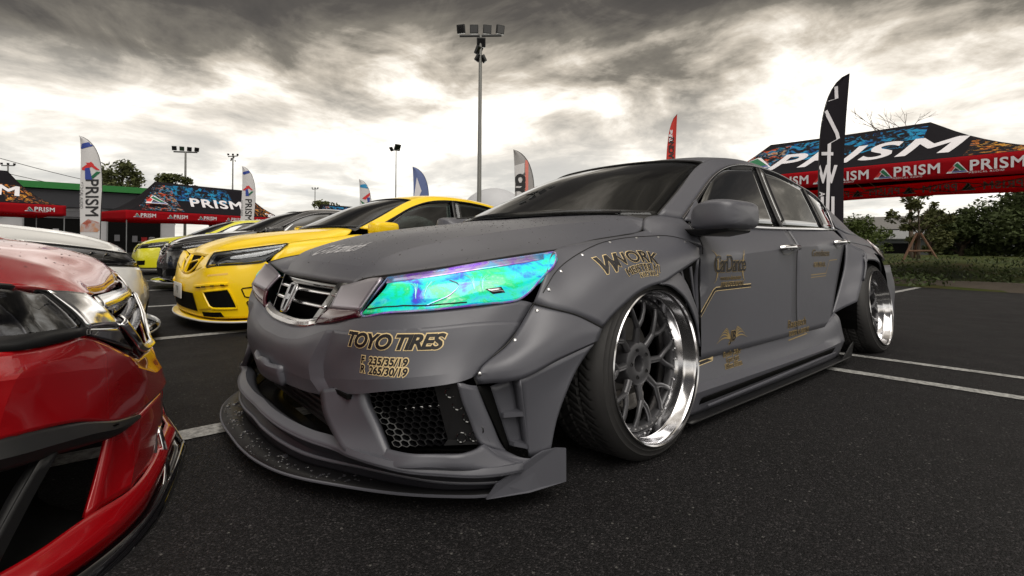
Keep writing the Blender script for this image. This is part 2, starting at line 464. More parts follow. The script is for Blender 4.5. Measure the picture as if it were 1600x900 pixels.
def decal(name, vf, o, ax, ay, m, parent, bvh=None, off=.0012, ray=None, arc=None, kind=None, cut=0):
    """place flat mesh vf at o with axes ax, ay; project onto bvh along the surface normal"""
    v, f = vf; o, ax, ay = map(Vector, (o, ax, ay)); n = ax.cross(ay).normalized()
    r = Vector(ray).normalized() if ray else -n
    bm = bmesh.new(); P = []
    for x, y in v:
        if arc:
            th = x/arc; x, y = math.sin(th)*(arc+y), math.cos(th)*(arc+y)-arc
        P.append(bm.verts.new((x, y, 0)))
    for q in f:
        try: bm.faces.new([P[i] for i in q])
        except ValueError: pass
    if cut:
        bm.normal_update()
        bmesh.ops.triangulate(bm, faces=bm.faces)
        for _ in range(5):
            es = [e for e in bm.edges if e.calc_length() > cut]
            if not es: break
            bmesh.ops.subdivide_edges(bm, edges=es, cuts=1)
            bmesh.ops.triangulate(bm, faces=bm.faces)
    miss = []
    for vv in bm.verts:
        p = o+ax*vv.co.x+ay*vv.co.y
        if bvh:
            h, hn, _, _ = bvh.ray_cast(p-r*.35, r, .8)
            if h is not None: p = h-r*off
            else: miss.append(vv)
        vv.co = p
    if miss and len(miss) < len(bm.verts): bmesh.ops.delete(bm, geom=miss, context='VERTS')
    bm.normal_update()
    return from_bm(name, bm, m, parent, kind=kind)

# ------------------------------------------------------------------ wheels
def wheel(parent, x, w, side, camber=0.0, steer=0.0, zc=.318, detailed=True, rim='wheel_gunmetal', tyre_w=.235, rr=.323, lip='polished_lip', nsp=8, rlip=.262):
    """side -1 left, +1 right; w = distance of the outer rim face from the centre plane"""
    hub = Vector((x, side*w, zc))
    ax = Vector((0, -side, 0))                      # inboard direction
    ax = Matrix.Rotation(steer, 3, 'Z') @ ax
    d = (ax*math.cos(camber) + Vector((0, 0, -1))*math.sin(camber)).normalized()
    W = empty('wheel', (0, 0, 0)); W.parent = parent
    def tread(j, a, t):
        if not (.052 < a < tyre_w-.006): return 0
        if abs(a-.095) < .0052 or abs(a-.148) < .0052 or abs(a-.200) < .0052: return -.008
        u = (t/(2*math.pi)*64 + (a-.148)*22*(1 if a > .148 else -1)) % 1
        return -.007 if u < .17 else 0
    if detailed:
        pr = [(.004, .256), (.0, .260), (.006, .270), (.0085, .276), (.0075, .278), (.0105, .283), (.014, .292), (.0135, .2945), (.018, .299), (.026, .308), (.040, .3175), (.050, rr-.0025)]
        a = .055
        while a < tyre_w-.004: pr.append((a, rr)); a += .0052
        pr += [(tyre_w+.004, rr-.004), (tyre_w+.018, .308), (tyre_w+.03, .285), (tyre_w+.034, .258)]
        fn, seg = tread, 512
    else:
        pr = [(.004, rlip-.006), (.0, rlip-.002), (.008, rlip+.012), (.03, rr-.012), (.055, rr), (.11, rr), (.115, rr-.008), (.125, rr-.008), (.13, rr), (tyre_w-.01, rr), (tyre_w+.02, rr-.02), (tyre_w+.03, .258)]
        fn, seg = None, 64
    ty = lathe('tyre', pr, 'tyre_rubber', W, hub, d, seg, fn=fn, sharp=50)
    for v in ty.data.vertices:                       # the tyre settles flat on the asphalt
        if v.co.z < .0015: v.co.z = .0015
    # stepped, polished outer lip
    k = rlip/.262
    lathe('rim_lip', [(a, r*k) for a, r in [(.006, .2555), (-.003, .2575), (-.006, .262), (-.003, .2655), (.001, .263)]] , lip, W, hub, d, 96)
    lathe('rim_step', [(a, r*k) for a, r in [(.004, .2555), (.012, .250), (.040, .247), (.044, .243), (.050, .2405), (.078, .238), (.083, .234), (.092, .232)]], lip, W, hub, d, 96)
    lathe('rim_barrel', [(a, r*k) for a, r in [(.092, .232), (.10, .228), (.15, .222), (tyre_w+.02, .222), (tyre_w+.03, .25)]], 'dark_chrome' if detailed else rim, W, hub, d, 96)
    e1 = d.cross(Vector((1, 0, 0))).normalized(); e2 = d.cross(e1)
    def pt(r, t, a): return hub+d*a+(e1*math.cos(t)+e2*math.sin(t))*r
    # ring that carries the spoke ends, with rivets
    if not detailed:
        bm = bmesh.new()
        for q in range(nsp):
            t = 2*math.pi*q/nsp
            tube(bm, [pt(.045, t, .05), pt(.14, t+.02, .045), pt(.235*k, t+.05, .06)], [.022, .014, .012], 5, flat=1.4)
        bmesh.ops.recalc_face_normals(bm, faces=bm.faces)
        from_bm('spokes', bm, rim, W, True, 50)
        lathe('hub_cap', [(.03, 0.001), (.03, .03), (.036, .05), (.06, .058), (.10, .06)], rim, W, hub, d, 32)
        lathe('brake_disc', [(.15, .001), (.15, .15), (.165, .15)], 'brake_metal', W, hub, d, 32)
        return W
    lathe('spoke_ring', [(a, r) for a, r in [(.082, .2335), (.078, .228), (.080, .216), (.088, .211), (.105, .210), (.108, .222)]], rim, W, hub, d, 96)
    for q in range(40):
        t = 2*math.pi*(q+.5)/40
        bm = bmesh.new(); tube(bm, [pt(.2225, t, .080), pt(.2225, t, .0735)], [.0042, .0034], 6)
        from_bm('rivet', bm, 'silver_bolt', W, True, 50)
    for q in range(nsp):
        t = 2*math.pi*q/nsp
        bm = bmesh.new()
        dt = math.pi/nsp*.52
        fork = .138
        tube(bm, [pt(.070, t, .097), pt(.09, t, .091), pt(fork, t, .084)], [.016, .0135, .012], 8, flat=1)
        for s in (-1, 1):
            tube(bm, [pt(fork-.006, t+s*.015, .083), pt(.155, t+s*dt*.62, .078), pt(.190, t+s*dt*.9, .078), pt(.217, t+s*dt, .084)], [.0112, .0095, .0092, .0105], 8, flat=1)
        bmesh.ops.recalc_face_normals(bm, faces=bm.faces)
        from_bm('spoke', bm, rim, W, True, 50)
    lathe('hub_disc', [(.125, .024), (.090, .026), (.083, .030), (.081, .040), (.080, .068), (.083, .075), (.092, .079), (.13, .080), (.16, .080)], rim, W, hub, d, 64)
    lathe('hub_bore', [(.150, .001), (.150, .020), (.146, .026), (.116, .0285)], 'copper_disc', W, hub, d, 40)
    lathe('axle_cap', [(.112, .001), (.112, .016), (.117, .0205), (.15, .021)], rim, W, hub, d, 32)
    for q in range(5):
        t = 2*math.pi*(q+.3)/5
        bm = bmesh.new(); tube(bm, [pt(.0495, t, .108), pt(.0495, t, .080), pt(.0495, t, .076)], [.0085, .0085, .006], 6)
        from_bm('wheel_nut', bm, 'gloss_black', W, True, 30)
    lathe('brake_disc', [(.155, .07), (.155, .165), (.160, .168), (.175, .168), (.178, .07)], 'brake_metal', W, hub, d, 64)
    bm = bmesh.new()
    tube(bm, [pt(.135, t, .135) for t in (-.5, -.25, 0, .25, .5)], [.03, .038, .04, .038, .03], 8, flat=.7)
    from_bm('brake_caliper', bm, 'brake_metal', W, True, 40)
    return W

# ------------------------------------------------------------------ the saloon shell shared by the parked cars
SILH = [(.335, .735, .866), (.62, .665, 1.005), (.86, .60, 1.130), (1.017, .585, 1.196), (1.174, .58, 1.226), (1.428, .58, 1.243), (1.713, .58, 1.234), (2.043, .583, 1.198), (2.417, .590, 1.135), (2.635, .60, 1.068), (2.83, .625, .992), (3.02, .655, .905)]
TRIM = [(.44, .785, .852), (.674, .722, .965), (.928, .664, 1.094), (1.121, .637, 1.162), (1.287, .632, 1.195), (1.518, .630, 1.207), (1.803, .630, 1.194), (2.099, .637, 1.150), (2.405, .655, 1.080), (2.50, .683, .998), (2.43, .752, .862)]
HOOD_IN = [
 [(-.868, 0, .600), (-.862, .2, .598), (-.845, .355, .597)],
 [(-.828, 0, .657), (-.822, .2, .656), (-.805, .395, .651)],
 [(-.768, 0, .697), (-.765, .2, .696), (-.757, .422, .686)],
 [(-.66, 0, .742), (-.66, .22, .740), (-.657, .455, .721)],
 [(-.52, 0, .778), (-.52, .25, .777), (-.53, .50, .752)],
 [(-.33, 0, .807), (-.33, .25, .806), (-.37, .535, .778)],
 [(-.12, 0, .832), (-.12, .28, .831), (-.135, .60, .811)],
 [(.06, 0, .854), (.06, .3, .853), (.08, .635, .834)],
 [(.14, 0, .866), (.15, .3, .867), (.16, .63, .850)],
 [(.16, 0, .873), (.175, .3, .875), (.225, .60, .863)]]
HOOD_OUT = [
 [(-.845, .355, .597), (-.853, .47, .620), (-.845, .62, .640)],
 [(-.805, .395, .651), (-.795, .53, .647), (-.745, .70, .659)],
 [(-.757, .422, .686), (-.735, .57, .661), (-.695, .722, .667)],
 [(-.657, .455, .721), (-.635, .60, .685), (-.60, .753, .682)],
 [(-.53, .50, .752), (-.51, .64, .712), (-.48, .783, .700)],
 [(-.37, .535, .778), (-.355, .67, .738), (-.345, .792, .714)],
 [(-.135, .60, .811), (-.125, .70, .782), (-.121, .778, .752)],
 [(.08, .635, .834), (.07, .715, .803), (.051, .762, .771)],
 [(.16, .63, .850), (.19, .69, .830), (.215, .738, .797)],
 [(.225, .60, .863), (.25, .66, .857), (.262, .715, .846)]]
def hood_crease():
    """the sharp fold between the hood's top and its sides, fading out towards the windscreen"""
    out = []
    for s in (left, right):
        g = grid(s(HOOD_IN), 14, 44); out += [r[-1] for r in g[:30]]
    return out
FENDER_TOP = [(-.352, .803, .713), (-.258, .794, .732), (-.121, .782, .751), (.051, .766, .770), (.18, .752, .780), (.219, .740, .796), (.265, .720, .846)]
DOORROWS = lambda x0, x1: None

def lerp3(a, b, t): return tuple(a[i]+(b[i]-a[i])*t for i in range(3))
def door_w(x, z):
    """half width of the door skin"""
    cz = .684 + (x-.43)*.049                     # height of the shoulder crease
    bz = .832 + max(0, x-1.2)*.022
    if z >= cz:
        t = (z-cz)/(bz-cz); w = .868 - .076*t
    else:
        t = (cz-z)/.42; w = .868 - .016*math.sin(min(t, 1)*math.pi*.5)*(1-t*.3) + .012*t
    w -= .006*((x-1.4)/1.0)**2
    if x > 2.0: w -= .02*((x-2.0)/.5)**2
    return w
def door_panel(xa, xb, z0=.255):
    """xa(z), xb(z) edge positions"""
    rows = []
    for k in range(7):
        rows.append([]);
    zs = [1.0, .72, .46, .22]
    for g in range(2): pass
    up, lo = [], []
    for f in (0, .35, .7, 1.0):
        r = []
        for i in range(9):
            u = i/8; x = xa(0)+(xb(0)-xa(0))*u
            cz = .684+(x-.43)*.049; bz = .832+max(0, x-1.2)*.022
            z = bz+(cz-bz)*f
            x = xa(z)+(xb(z)-xa(z))*u
            r.append((x, door_w(x, z), z))
        up.append(r)
    for f in (0, .1, .3, .5, .7, .85, 1.0):
        r = []
        for i in range(9):
            u = i/8; x = xa(0)+(xb(0)-xa(0))*u
            cz = .684+(x-.43)*.049
            z = cz+(z0-cz)*f
            x = xa(z)+(xb(z)-xa(z))*u
            r.append((x, door_w(x, z-.0001), z))
        lo.append(r)
    return [(up, 16, 8), (lo, 16, 18)]
def door_crease():
    return [Vector((x, s*door_w(x, .684+(x-.43)*.049), .684+(x-.43)*.049)) for s in (-1, 1) for x in [.3+.0025*k for k in range(900)]]

def cabin(root, paint, roof_paint=None, trim='dark_chrome', glass='side_glass', wsglass='tinted_glass', handle='chrome', full=True, belt='chrome'):
    roof_paint = roof_paint or paint
    # windscreen
    wb = [(.10, 0, .872), (.13, .3, .872), (.22, .55, .868), (.345, .725, .862)]
    wm1 = [(.38, 0, 1.005), (.40, .3, .998), (.47, .53, .982), (.56, .668, .962)]
    wm2 = [(.66, 0, 1.130), (.675, .25, 1.125), (.72, .48, 1.105), (.79, .608, 1.078)]
    wt = [(.95, 0, 1.222), (.955, .2, 1.219), (.97, .42, 1.205), (1.0, .572, 1.178)]
    whole('windscreen', [([wb, wm1, wm2, wt], 12, 14)], wsglass, root, thick=.004)
    # black band round the glass
    bm = bmesh.new()
    edge = [wb[3], wm1[3], wm2[3], wt[3]]
    full_edge = [(x, -w, z) for x, w, z in edge] + [(x, -w, z) for x, w, z in wt[2::-1]] + [(x, w, z) for x, w, z in wt[1:]] + [(x, w, z) for x, w, z in edge[2::-1]]
    tube(bm, crs(full_edge, 60), .007, 6); from_bm('windscreen_seal', bm, 'rubber_seal', root, True, 60)
    cowl = [[(.165, 0, .860), (.18, .3, .862), (.215, .52, .857), (.25, .65, .845), (.29, .73, .835)], [(.14, 0, .876), (.16, .3, .877), (.235, .55, .873), (.30, .66, .868), (.35, .73, .866)]]
    whole('cowl', [(cowl, 16, 4)], 'black_plastic', root, thick=.004)
    # wipers
    for y0, y1 in ((-.60, .02), (-.02, .58)):
        tube_obj('wiper', [(.255, y0, .880), (.225, (y0+y1)/2, .893), (.20, y1, .890)], [.007, .006, .004], 'black_plastic', root, 6)
    # roof
    rr = []
    for i, (x, z, fw) in enumerate([(.95, 1.222, 0), (1.174, 1.268, 0), (1.428, 1.292, 0), (1.713, 1.298, 0), (2.043, 1.275, 0), (2.36, 1.220, 0)]):
        ex = SILH[3:9][i] if i else (1.0, .572, 1.178)
        sx = x; e = ex
        rr.append([(sx, 0, z), (sx+(e[0]-sx)*.2, .22, z-.006), (sx+(e[0]-sx)*.6, .42, z-(z-e[2])*.42), (e[0], e[1]-.012, e[2]+.001)])
    whole('roof', [(rr, 12, 24)], roof_paint, root, thick=.004)
    # pillars and roof rail: strip between silhouette and window trim
    both('pillar', [([SILH[:9], [lerp3(a, b, .5) if i < 8 else lerp3(a, b, .5) for i, (a, b) in enumerate(zip(SILH[:9], [TRIM[0], TRIM[1], TRIM[2], TRIM[3], (1.2, .634, 1.18), (1.45, .631, 1.204), (1.75, .631, 1.198), (2.08, .636, 1.153), (2.405, .655, 1.080)]))],
                      [TRIM[0], TRIM[1], TRIM[2], TRIM[3], (1.2, .634, 1.18), (1.45, .631, 1.204), (1.75, .631, 1.198), (2.08, .636, 1.153), (2.405, .655, 1.080)]], 30, 6)], paint, root, thick=.01)
    # rear glass, C pillar and deck
    whole('rear_window', [([[(2.37, 0, 1.215), (2.38, .3, 1.20), (2.417, .57, 1.137)], [(2.75, 0, 1.06), (2.74, .3, 1.055), (2.70, .59, 1.03)], [(3.08, 0, .90), (3.07, .35, .895), (3.0, .62, .885)]], 8, 8)], wsglass, root, thick=.004)
    both('quarter_pillar', [([SILH[8:], [(2.44, .645, 1.085), (2.55, .66, 1.03), (2.75, .69, .935), (3.02, .70, .850)], [(2.43, .66, 1.07), (2.51, .690, .99), (2.47, .76, .87), (2.50, .79, .845), (2.9, .765, .825), (3.1, .74, .81)]], 12, 8)], paint, root, thick=.01)
    whole('boot_lid', [([[(3.08, 0, .90), (3.07, .35, .893), (3.02, .650, .872)], [(3.35, 0, .875), (3.33, .4, .868), (3.3, .66, .815)], [(3.68, 0, .86), (3.62, .45, .845), (3.5, .66, .785)], [(3.74, 0, .80), (3.70, .45, .78), (3.55, .70, .72)], [(3.80, 0, .55), (3.76, .5, .55), (3.62, .78, .55)]], 10, 16)], paint, root, thick=.008)
    # window trim tube round the side windows
    for s in (-1, 1):
        tube_obj('window_trim', crs([(x, s*w, z) for x, w, z in TRIM], 50), .0055, trim, root, 8)
        tube_obj('window_seal', crs([(x+.004, s*(w-.004), z-.013) for x, w, z in TRIM[:-2]], 40), .009, 'rubber_seal', root, 6)
        tube_obj('belt_moulding', crs([(.56, s*.797, .838), (1.2, s*.801, .836), (2.0, s*.797, .850), (2.43, s*.765, .858)], 20), .007, belt, root, 6)
    g1 = [[(.56, .784, .842), (1.0, .790, .838), (1.44, .789, .840)], [(.70, .732, .955), (1.05, .722, 1.0), (1.455, .718, 1.0)], [(.89, .676, 1.066), (1.13, .640, 1.158), (1.475, .634, 1.200)]]
    g2 = [[(1.48, .789, .843), (1.8, .790, .848), (2.12, .783, .853)], [(1.50, .717, 1.0), (1.83, .716, 1.0), (2.14, .714, .995)], [(1.515, .634, 1.203), (1.80, .633, 1.190), (2.155, .645, 1.135)]]
    g3 = [[(2.15, .782, .853), (2.28, .776, .856), (2.42, .757, .862)], [(2.165, .725, .965), (2.30, .722, .965), (2.47, .700, .955)], [(2.185, .647, 1.128), (2.29, .650, 1.105), (2.42, .660, 1.065)]]
    both('front_door_glass', [(g1, 10, 8)], glass, root, thick=.004)
    both('rear_door_glass', [(g2, 10, 8)], glass, root, thick=.004)
    both('quarter_glass', [(g3, 8, 8)], glass, root, thick=.004)
    off = lambda g, i, d: [(r[i][0], r[i][1]+d, r[i][2]) for r in g]
    both('door_pillar', [([off(g1, 2, .004), off(g2, 0, .004)], 8, 3)], 'black_plastic', root, thick=.006)
    both('rear_window_divider', [([off(g2, 2, .004), off(g3, 0, .004)], 8, 3)], 'black_plastic', root, thick=.006)
    # sail panel at the mirror
    both('mirror_base', [([[(.445, .792, .845), (.53, .796, .840), (.615, .794, .840)], [(.52, .772, .885), (.57, .768, .895), (.63, .762, .905)], [(.60, .742, .935), (.62, .738, .945), (.645, .733, .955)]], 6, 6)], 'black_plastic' if paint != 'satin_grey_paint' else paint, root, thick=.006)
    # cabin furniture
    b = bmesh.new(); box(b, (.62, 0, .79), (.5, 1.3, .16)); bmesh.ops.bevel(b, geom=b.edges[:], offset=.05, segments=2, affect='EDGES')
    from_bm('dashboard', b, 'interior_black', root, True, 40)
    for s in (-1, 1):
        for x0 in (1.25, 2.1):
            b = bmesh.new()
            box(b, (x0+.27, s*.36, .76), (.13, .46, .50), Matrix.Rotation(R(14), 3, 'Y')); box(b, (x0, s*.36, .46), (.5, .48, .16)); box(b, (x0+.36, s*.36, 1.05), (.09, .25, .14), Matrix.Rotation(R(10), 3, 'Y'))
            bmesh.ops.bevel(b, geom=b.edges[:], offset=.03, segments=2, affect='EDGES')
            from_bm('seat', b, 'leather', root, True, 40)
    bm = bmesh.new(); tube(bm, [(.90+.05*math.sin(t), -.36+.18*math.cos(t), .84+.17*math.sin(t)) for t in [k*math.pi/10 for k in range(20)]], .014, 6, closed=True)
    from_bm('steering_wheel', bm, 'leather', root, True, 60)
    box_obj('floor_pan', (1.5, 0, .20), (4.0, 1.42, .04), 'matte_black', root)
    box_obj('bulkhead', (.20, 0, .50), (.04, 1.40, .60), 'matte_black', root)
    box_obj('parcel_shelf', (2.85, 0, .80), (.5, 1.2, .03), 'interior_black', root)

def rear_end(root, paint, flare=0.0):
    both('rear_quarter', [([[(2.43, .77, .86), (2.8, .765, .835), (3.2, .73, .805), (3.55, .68, .77)], [(2.34, .83, .815), (2.8, .80, .80), (3.2, .765, .775), (3.60, .71, .72)], [(2.30, .862, .775), (2.8, .822, .755), (3.25, .775, .725), (3.66, .74, .58)]], 14, 10)], paint, root, thick=.01)
    both('rear_bumper', [([[(3.12, .865, .60), (3.45, .84, .60), (3.68, .76, .58), (3.80, .4, .58), (3.84, 0, .58)], [(3.14, .87, .40), (3.48, .85, .40), (3.72, .80, .40), (3.84, .4, .40), (3.88, 0, .40)], [(3.17, .90, .16), (3.45, .88, .16), (3.68, .78, .16), (3.79, .4, .16), (3.82, 0, .16)]], 18, 8)], paint, root, thick=.01)
    for s in (-1, 1):
        o = panel('tail_light', [grid([[(3.26, s*.728, .802), (3.50, s*.69, .775), (3.66, s*.60, .77)], [(3.24, s*.770, .755), (3.55, s*.745, .71), (3.72, s*.62, .70)], [(3.34, s*.785, .69), (3.60, s*.765, .63), (3.77, s*.62, .62)]], 8, 6)], 'pale_lens', root, thick=.01)
        o.location = (.004, s*.006, .004)

def arch_liner(root, xc, zc, r, w0, w1, s, a0=-30, a1=210):
    bm = bmesh.new(); A, B = [], []
    n = 24
    for k in range(n+1):
        t = R(a0+(a1-a0)*k/n)
        A.append(bm.verts.new((xc+r*math.cos(t), s*w0, zc+r*math.sin(t)))); B.append(bm.verts.new((xc+r*math.cos(t), s*w1, zc+r*math.sin(t))))
    c = bm.verts.new((xc, s*w1, zc))
    for k in range(n):
        bm.faces.new([A[k], A[k+1], B[k+1], B[k]]); bm.faces.new([B[k], B[k+1], c])
    return from_bm('wheel_arch_liner', bm, 'matte_black', root)

def mirror_unit(root, paint, s=-1, lens='smoke_lens'):
    """door mirror: shell lofted from stations along y, with base arm"""
    st = []   # stations going outward: (w, xf, xr, zb, zt)
    for w, xf, xr, zb, zt in ((.842, .42, .50, .812, .845), (.865, .365, .535, .803, .880), (.90, .33, .570, .798, .910), (.96, .312, .590, .795, .922), (1.03, .325, .590, .800, .918), (1.062, .37, .575, .812, .898)):
        xm = (xf+xr)/2; zm = (zb+zt)/2; hx = (xr-xf)/2; hz = (zt-zb)/2; ring = []
        for k in range(20):
            t = 2*math.pi*k/20; c, q = math.cos(t), math.sin(t)
            e = .42
            X = xm+hx*math.copysign(abs(c)**e, c); Z = zm+hz*math.copysign(abs(q)**e, q)
            ring.append((X, s*w, Z))
        st.append(ring)
    bm = bmesh.new(); V = [[bm.verts.new(p) for p in r] for r in st]
    for A, B in zip(V, V[1:]):
        for k in range(20): bm.faces.new([A[k], A[(k+1) % 20], B[(k+1) % 20], B[k]])
    bm.faces.new(V[0][::-1]); bm.faces.new(V[-1])
    bmesh.ops.recalc_face_normals(bm, faces=bm.faces)
    sh = from_bm('mirror_housing', bm, paint, root, True, 50)
    md = sh.modifiers.new('s', 'SUBSURF'); md.levels = 1; md.render_levels = 2
    lo = bmesh.new()
    pts = [[(.40, .80, .806), (.56, .80, .808), (.57, .80, .786), (.42, .80, .784)], [(.38, .86, .804), (.56, .86, .806), (.57, .86, .776), (.40, .86, .776)], [(.355, .93, .803), (.575, .93, .805), (.575, .93, .774), (.38, .93, .778)], [(.36, 1.02, .806), (.575, 1.02, .808), (.565, 1.02, .790), (.39, 1.02, .792)]]
    V = [[lo.verts.new((x, s*w, z)) for x, w, z in r] for r in pts]
    for A, B in zip(V, V[1:]):
        for k in range(4): lo.faces.new([A[k], A[(k+1) % 4], B[(k+1) % 4], B[k]])
    lo.faces.new(V[0][::-1]); lo.faces.new(V[-1]); bmesh.ops.recalc_face_normals(lo, faces=lo.faces)
    b = from_bm('mirror_arm', lo, 'black_plastic', sh, True, 50)
    md = b.modifiers.new('b', 'BEVEL'); md.width = .008; md.segments = 2; md.limit_method = 'ANGLE'
    tube_obj('indicator', [(.46, s*1.045, .842), (.52, s*1.052, .845), (.575, s*1.045, .846)], [.003, .006, .006], 'clear_lens' if False else 'dark_chrome', sh, 6)
    panel('mirror_glass', [grid([[(.582, s*.88, .815), (.582, s*1.03, .82)], [(.582, s*.88, .895), (.582, s*1.03, .89)]], 4, 4)], 'chrome', sh, thick=.002)
    return sh

def handle(root, x, z, s, m='chrome'):
    w = door_w(x, z)
    h = empty('door_handle', (0, 0, 0)); h.parent = root
    bm = bmesh.new(); tube(bm, [(x-.105, s*(w+.006), z), (x-.09, s*(w+.026), z+.004), (x, s*(w+.034), z+.006), (x+.09, s*(w+.028), z+.004), (x+.108, s*(w+.006), z+.002)], [.012, .014, .015, .014, .012], 8, flat=.7)
    from_bm('grip', bm, m, h, True, 60)
    bm = bmesh.new(); 
    ring = [(x+.085*math.cos(t), s*(door_w(x+.085*math.cos(t), z+.034*math.sin(t))+.0015), z-.004+.034*math.sin(t)) for t in [k*math.pi/12 for k in range(24)]]
    V = [bm.verts.new(p) for p in ring]; c = bm.verts.new((x, s*(w-.004), z-.004))
    for k in range(24): bm.faces.new([V[k], V[(k+1) % 24], c])
    from_bm('handle_recess', bm, 'black_plastic', h, True)

# ------------------------------------------------------------------ the grey show car
def hexmesh(name, corner_fn, nx, ny, inside, m, parent, wall=.16, depth=.012, nrm=(0, 0, 0)):
    """honeycomb grille: cell walls as raised geometry over a bilinear patch; inside(u,v) keeps a cell"""
    bm = bmesh.new(); n = Vector(nrm)
    su, sv = 1/nx, 1/ny
    for j in range(ny+1):
        for i in range(nx+1):
            cu = (i+(.5 if j % 2 else 0))*su; cv = j*sv
            if not inside(cu, cv): continue
            O, I = [], []
            for k in range(6):
                t = math.pi/6+k*math.pi/3
                for L, q in ((O, 1.0), (I, 1-wall)):
                    L.append(corner_fn(cu+su*.577*math.cos(t)*q, cv+sv*.667*math.sin(t)*q))
            vo = [bm.verts.new(p) for p in O]; vi = [bm.verts.new(p) for p in I]; vb = [bm.verts.new(Vector(p)+n*depth) for p in I]
            for k in range(6):
                k2 = (k+1) % 6
                bm.faces.new([vo[k], vo[k2], vi[k2], vi[k]]); bm.faces.new([vi[k], vi[k2], vb[k2], vb[k]])
    return from_bm(name, bm, m, parent, kind='stuff')

BT_IN = [(-.957, 0, .440), (-.955, .13, .443), (-.947, .26, .457), (-.942, .35, .474), (-.936, .43, .491)]
HS_O = (-.742, .02, .75)
def grey_car():
    P = 'satin_grey_paint'
    root = empty('parked_car', (0, 0, 0), 0, 'matt grey widebody saloon with teal iridescent headlamps, low splitter and deep chrome wheels', 'car', 'show cars parked in the facing rows')
    hood = panel('hood', [grid(s(h), 14, 44) for s in (left, right) for h in (HOOD_IN, HOOD_OUT)], P, root, thick=.012, sharp=9, crease=hood_crease())
    cabin(root, P)
    # fenders with the riveted widebody overlay
    R0 = [(-.502, .868, .560), (-.445, .862, .645), (-.352, .803, .713), (-.258, .794, .732), (-.121, .782, .751), (.051, .766, .770), (.18, .752, .780), (.219, .740, .796), (.265, .720, .846)]
    R0b = [(-.502, .868, .560), (-.445, .862, .645), (-.352, .803, .713), (-.20, .787, .742), (-.03, .775, .762), (.12, .760, .778), (.22, .76, .795), (.33, .80, .800), (.40, .835, .785)]
    R1 = [(-.467, .905, .546), (-.40, .885, .62), (-.31, .85, .69), (-.19, .848, .733), (-.03, .842, .757), (.12, .842, .765), (.25, .848, .765), (.345, .860, .750), (.42, .872, .730)]
    R2 = [(-.395, .94, .524), (-.34, .935, .585), (-.255, .925, .65), (-.16, .92, .690), (-.03, .918, .718), (.10, .915, .726), (.22, .91, .724), (.32, .898, .715), (.395, .890, .703)]
    R3 = [(-.34, .962, .50), (-.29, .963, .545), (-.21, .960, .60), (-.12, .958, .640), (-.02, .955, .662), (.08, .950, .672), (.18, .94, .680), (.28, .925, .684), (.372, .905, .687)]
    R4 = [(-.308, .968, .481), (-.26, .970, .515), (-.188, .970, .551), (-.12, .970, .580), (-.048, .970, .598), (.02, .968, .606), (.12, .955, .630), (.24, .935, .658), (.357, .907, .682)]
    fend = both('front_fender', [([R0b, R1, R2, R3, R4], 40, 26)], P, root, thick=.008)
    # upper wing between overlay and windscreen pillar
    both('wing_top', [([[(.219, .738, .796), (.262, .718, .846), (.335, .735, .862), (.44, .785, .850)], [(.21, .760, .790), (.27, .775, .822), (.35, .79, .835), (.445, .800, .835)], [(.20, .80, .778), (.30, .81, .79), (.385, .832, .79), (.45, .848, .78)], [(.22, .84, .768), (.32, .85, .76), (.41, .864, .745), (.462, .868, .73)]], 14, 10)], P, root, thick=.006)
    # overlay's raised rim with rivets
    for s in (-1, 1):
        seam = [(-.469, .874, .589), (-.420, .868, .640), (-.33, .852, .690), (-.19, .843, .731), (-.03, .834, .755), (.12, .83, .764), (.25, .83, .768), (.345, .845, .757), (.42, .872, .731)]
        bv = bvh_of([fend[0 if s < 0 else 1]])
        pts = []
        for p in crs([(x, s*w, z) for x, w, z in seam], 60):
            h, n, _, _ = bv.find_nearest(p); n = n if n.dot(Vector((0, s*.5, 1))) > 0 else -n
            pts.append(h+n*.0010)
        tube_obj('overlay_seam', pts, .0016, 'rubber_seal', root, 6)
        for q in ((-.452, .883, .598), (-.385, .872, .655), (-.275, .856, .700), (-.13, .852, .742), (.03, .846, .757), (.17, .846, .764), (.335, .862, .748)):
            h, n, _, _ = bv.find_nearest(Vector((q[0], s*q[1], q[2]))); n = n if n.dot(Vector((0, s*.5, 1))) > 0 else -n
            bm = bmesh.new(); tube(bm, [h-n*.001, h+n*.002, h+n*.0035], [.0058, .0055, .003], 8); from_bm('rivet', bm, 'silver_bolt', root, True, 50)
    # bumper, upper skin
    T = BT_IN
    S = [(-.994, 0, .403), (-.991, .13, .405), (-.981, .25, .418), (-.969, .35, .443), (-.952, .43, .467)]
    S2 = [(-1.0, 0, .385), (-.998, .13, .387), (-.990, .25, .398), (-.981, .35, .418), (-.968, .422, .432)]
    Mi = [(-1.004, 0, .345), (-1.002, .13, .345), (-.996, .24, .35), (-.992, .34, .357), (-.988, .390, .362)]
    L = [(-.985, 0, .250), (-.981, .13, .252), (-.972, .24, .258), (-.966, .34, .266), (-.955, .437, .277)]
    Lc = [(-.992, 0, .250), (-.989, .13, .252), (-.982, .24, .257), (-.976, .34, .264), (-.966, .43, .275)]
    N = [(-1.002, 0, .300), (-.999, .13, .300), (-.992, .24, .304), (-.988, .34, .309), (-.984, .393, .314)]
    To = [(-.936, .43, .491), (-.918, .60, .526), (-.878, .69, .539), (-.782, .775, .550), (-.652, .825, .560), (-.545, .860, .570), (-.505, .868, .560)]
    T1 = [(-.952, .43, .467), (-.946, .47, .472), (-.932, .60, .484), (-.888, .70, .498), (-.795, .788, .508), (-.668, .842, .517), (-.585, .864, .513), (-.550, .870, .508)]
    T2 = [(-.968, .422, .432), (-.950, .456, .438), (-.938, .60, .452), (-.896, .705, .466), (-.806, .79, .478), (-.686, .848, .487), (-.61, .868, .485), (-.570, .871, .482)]
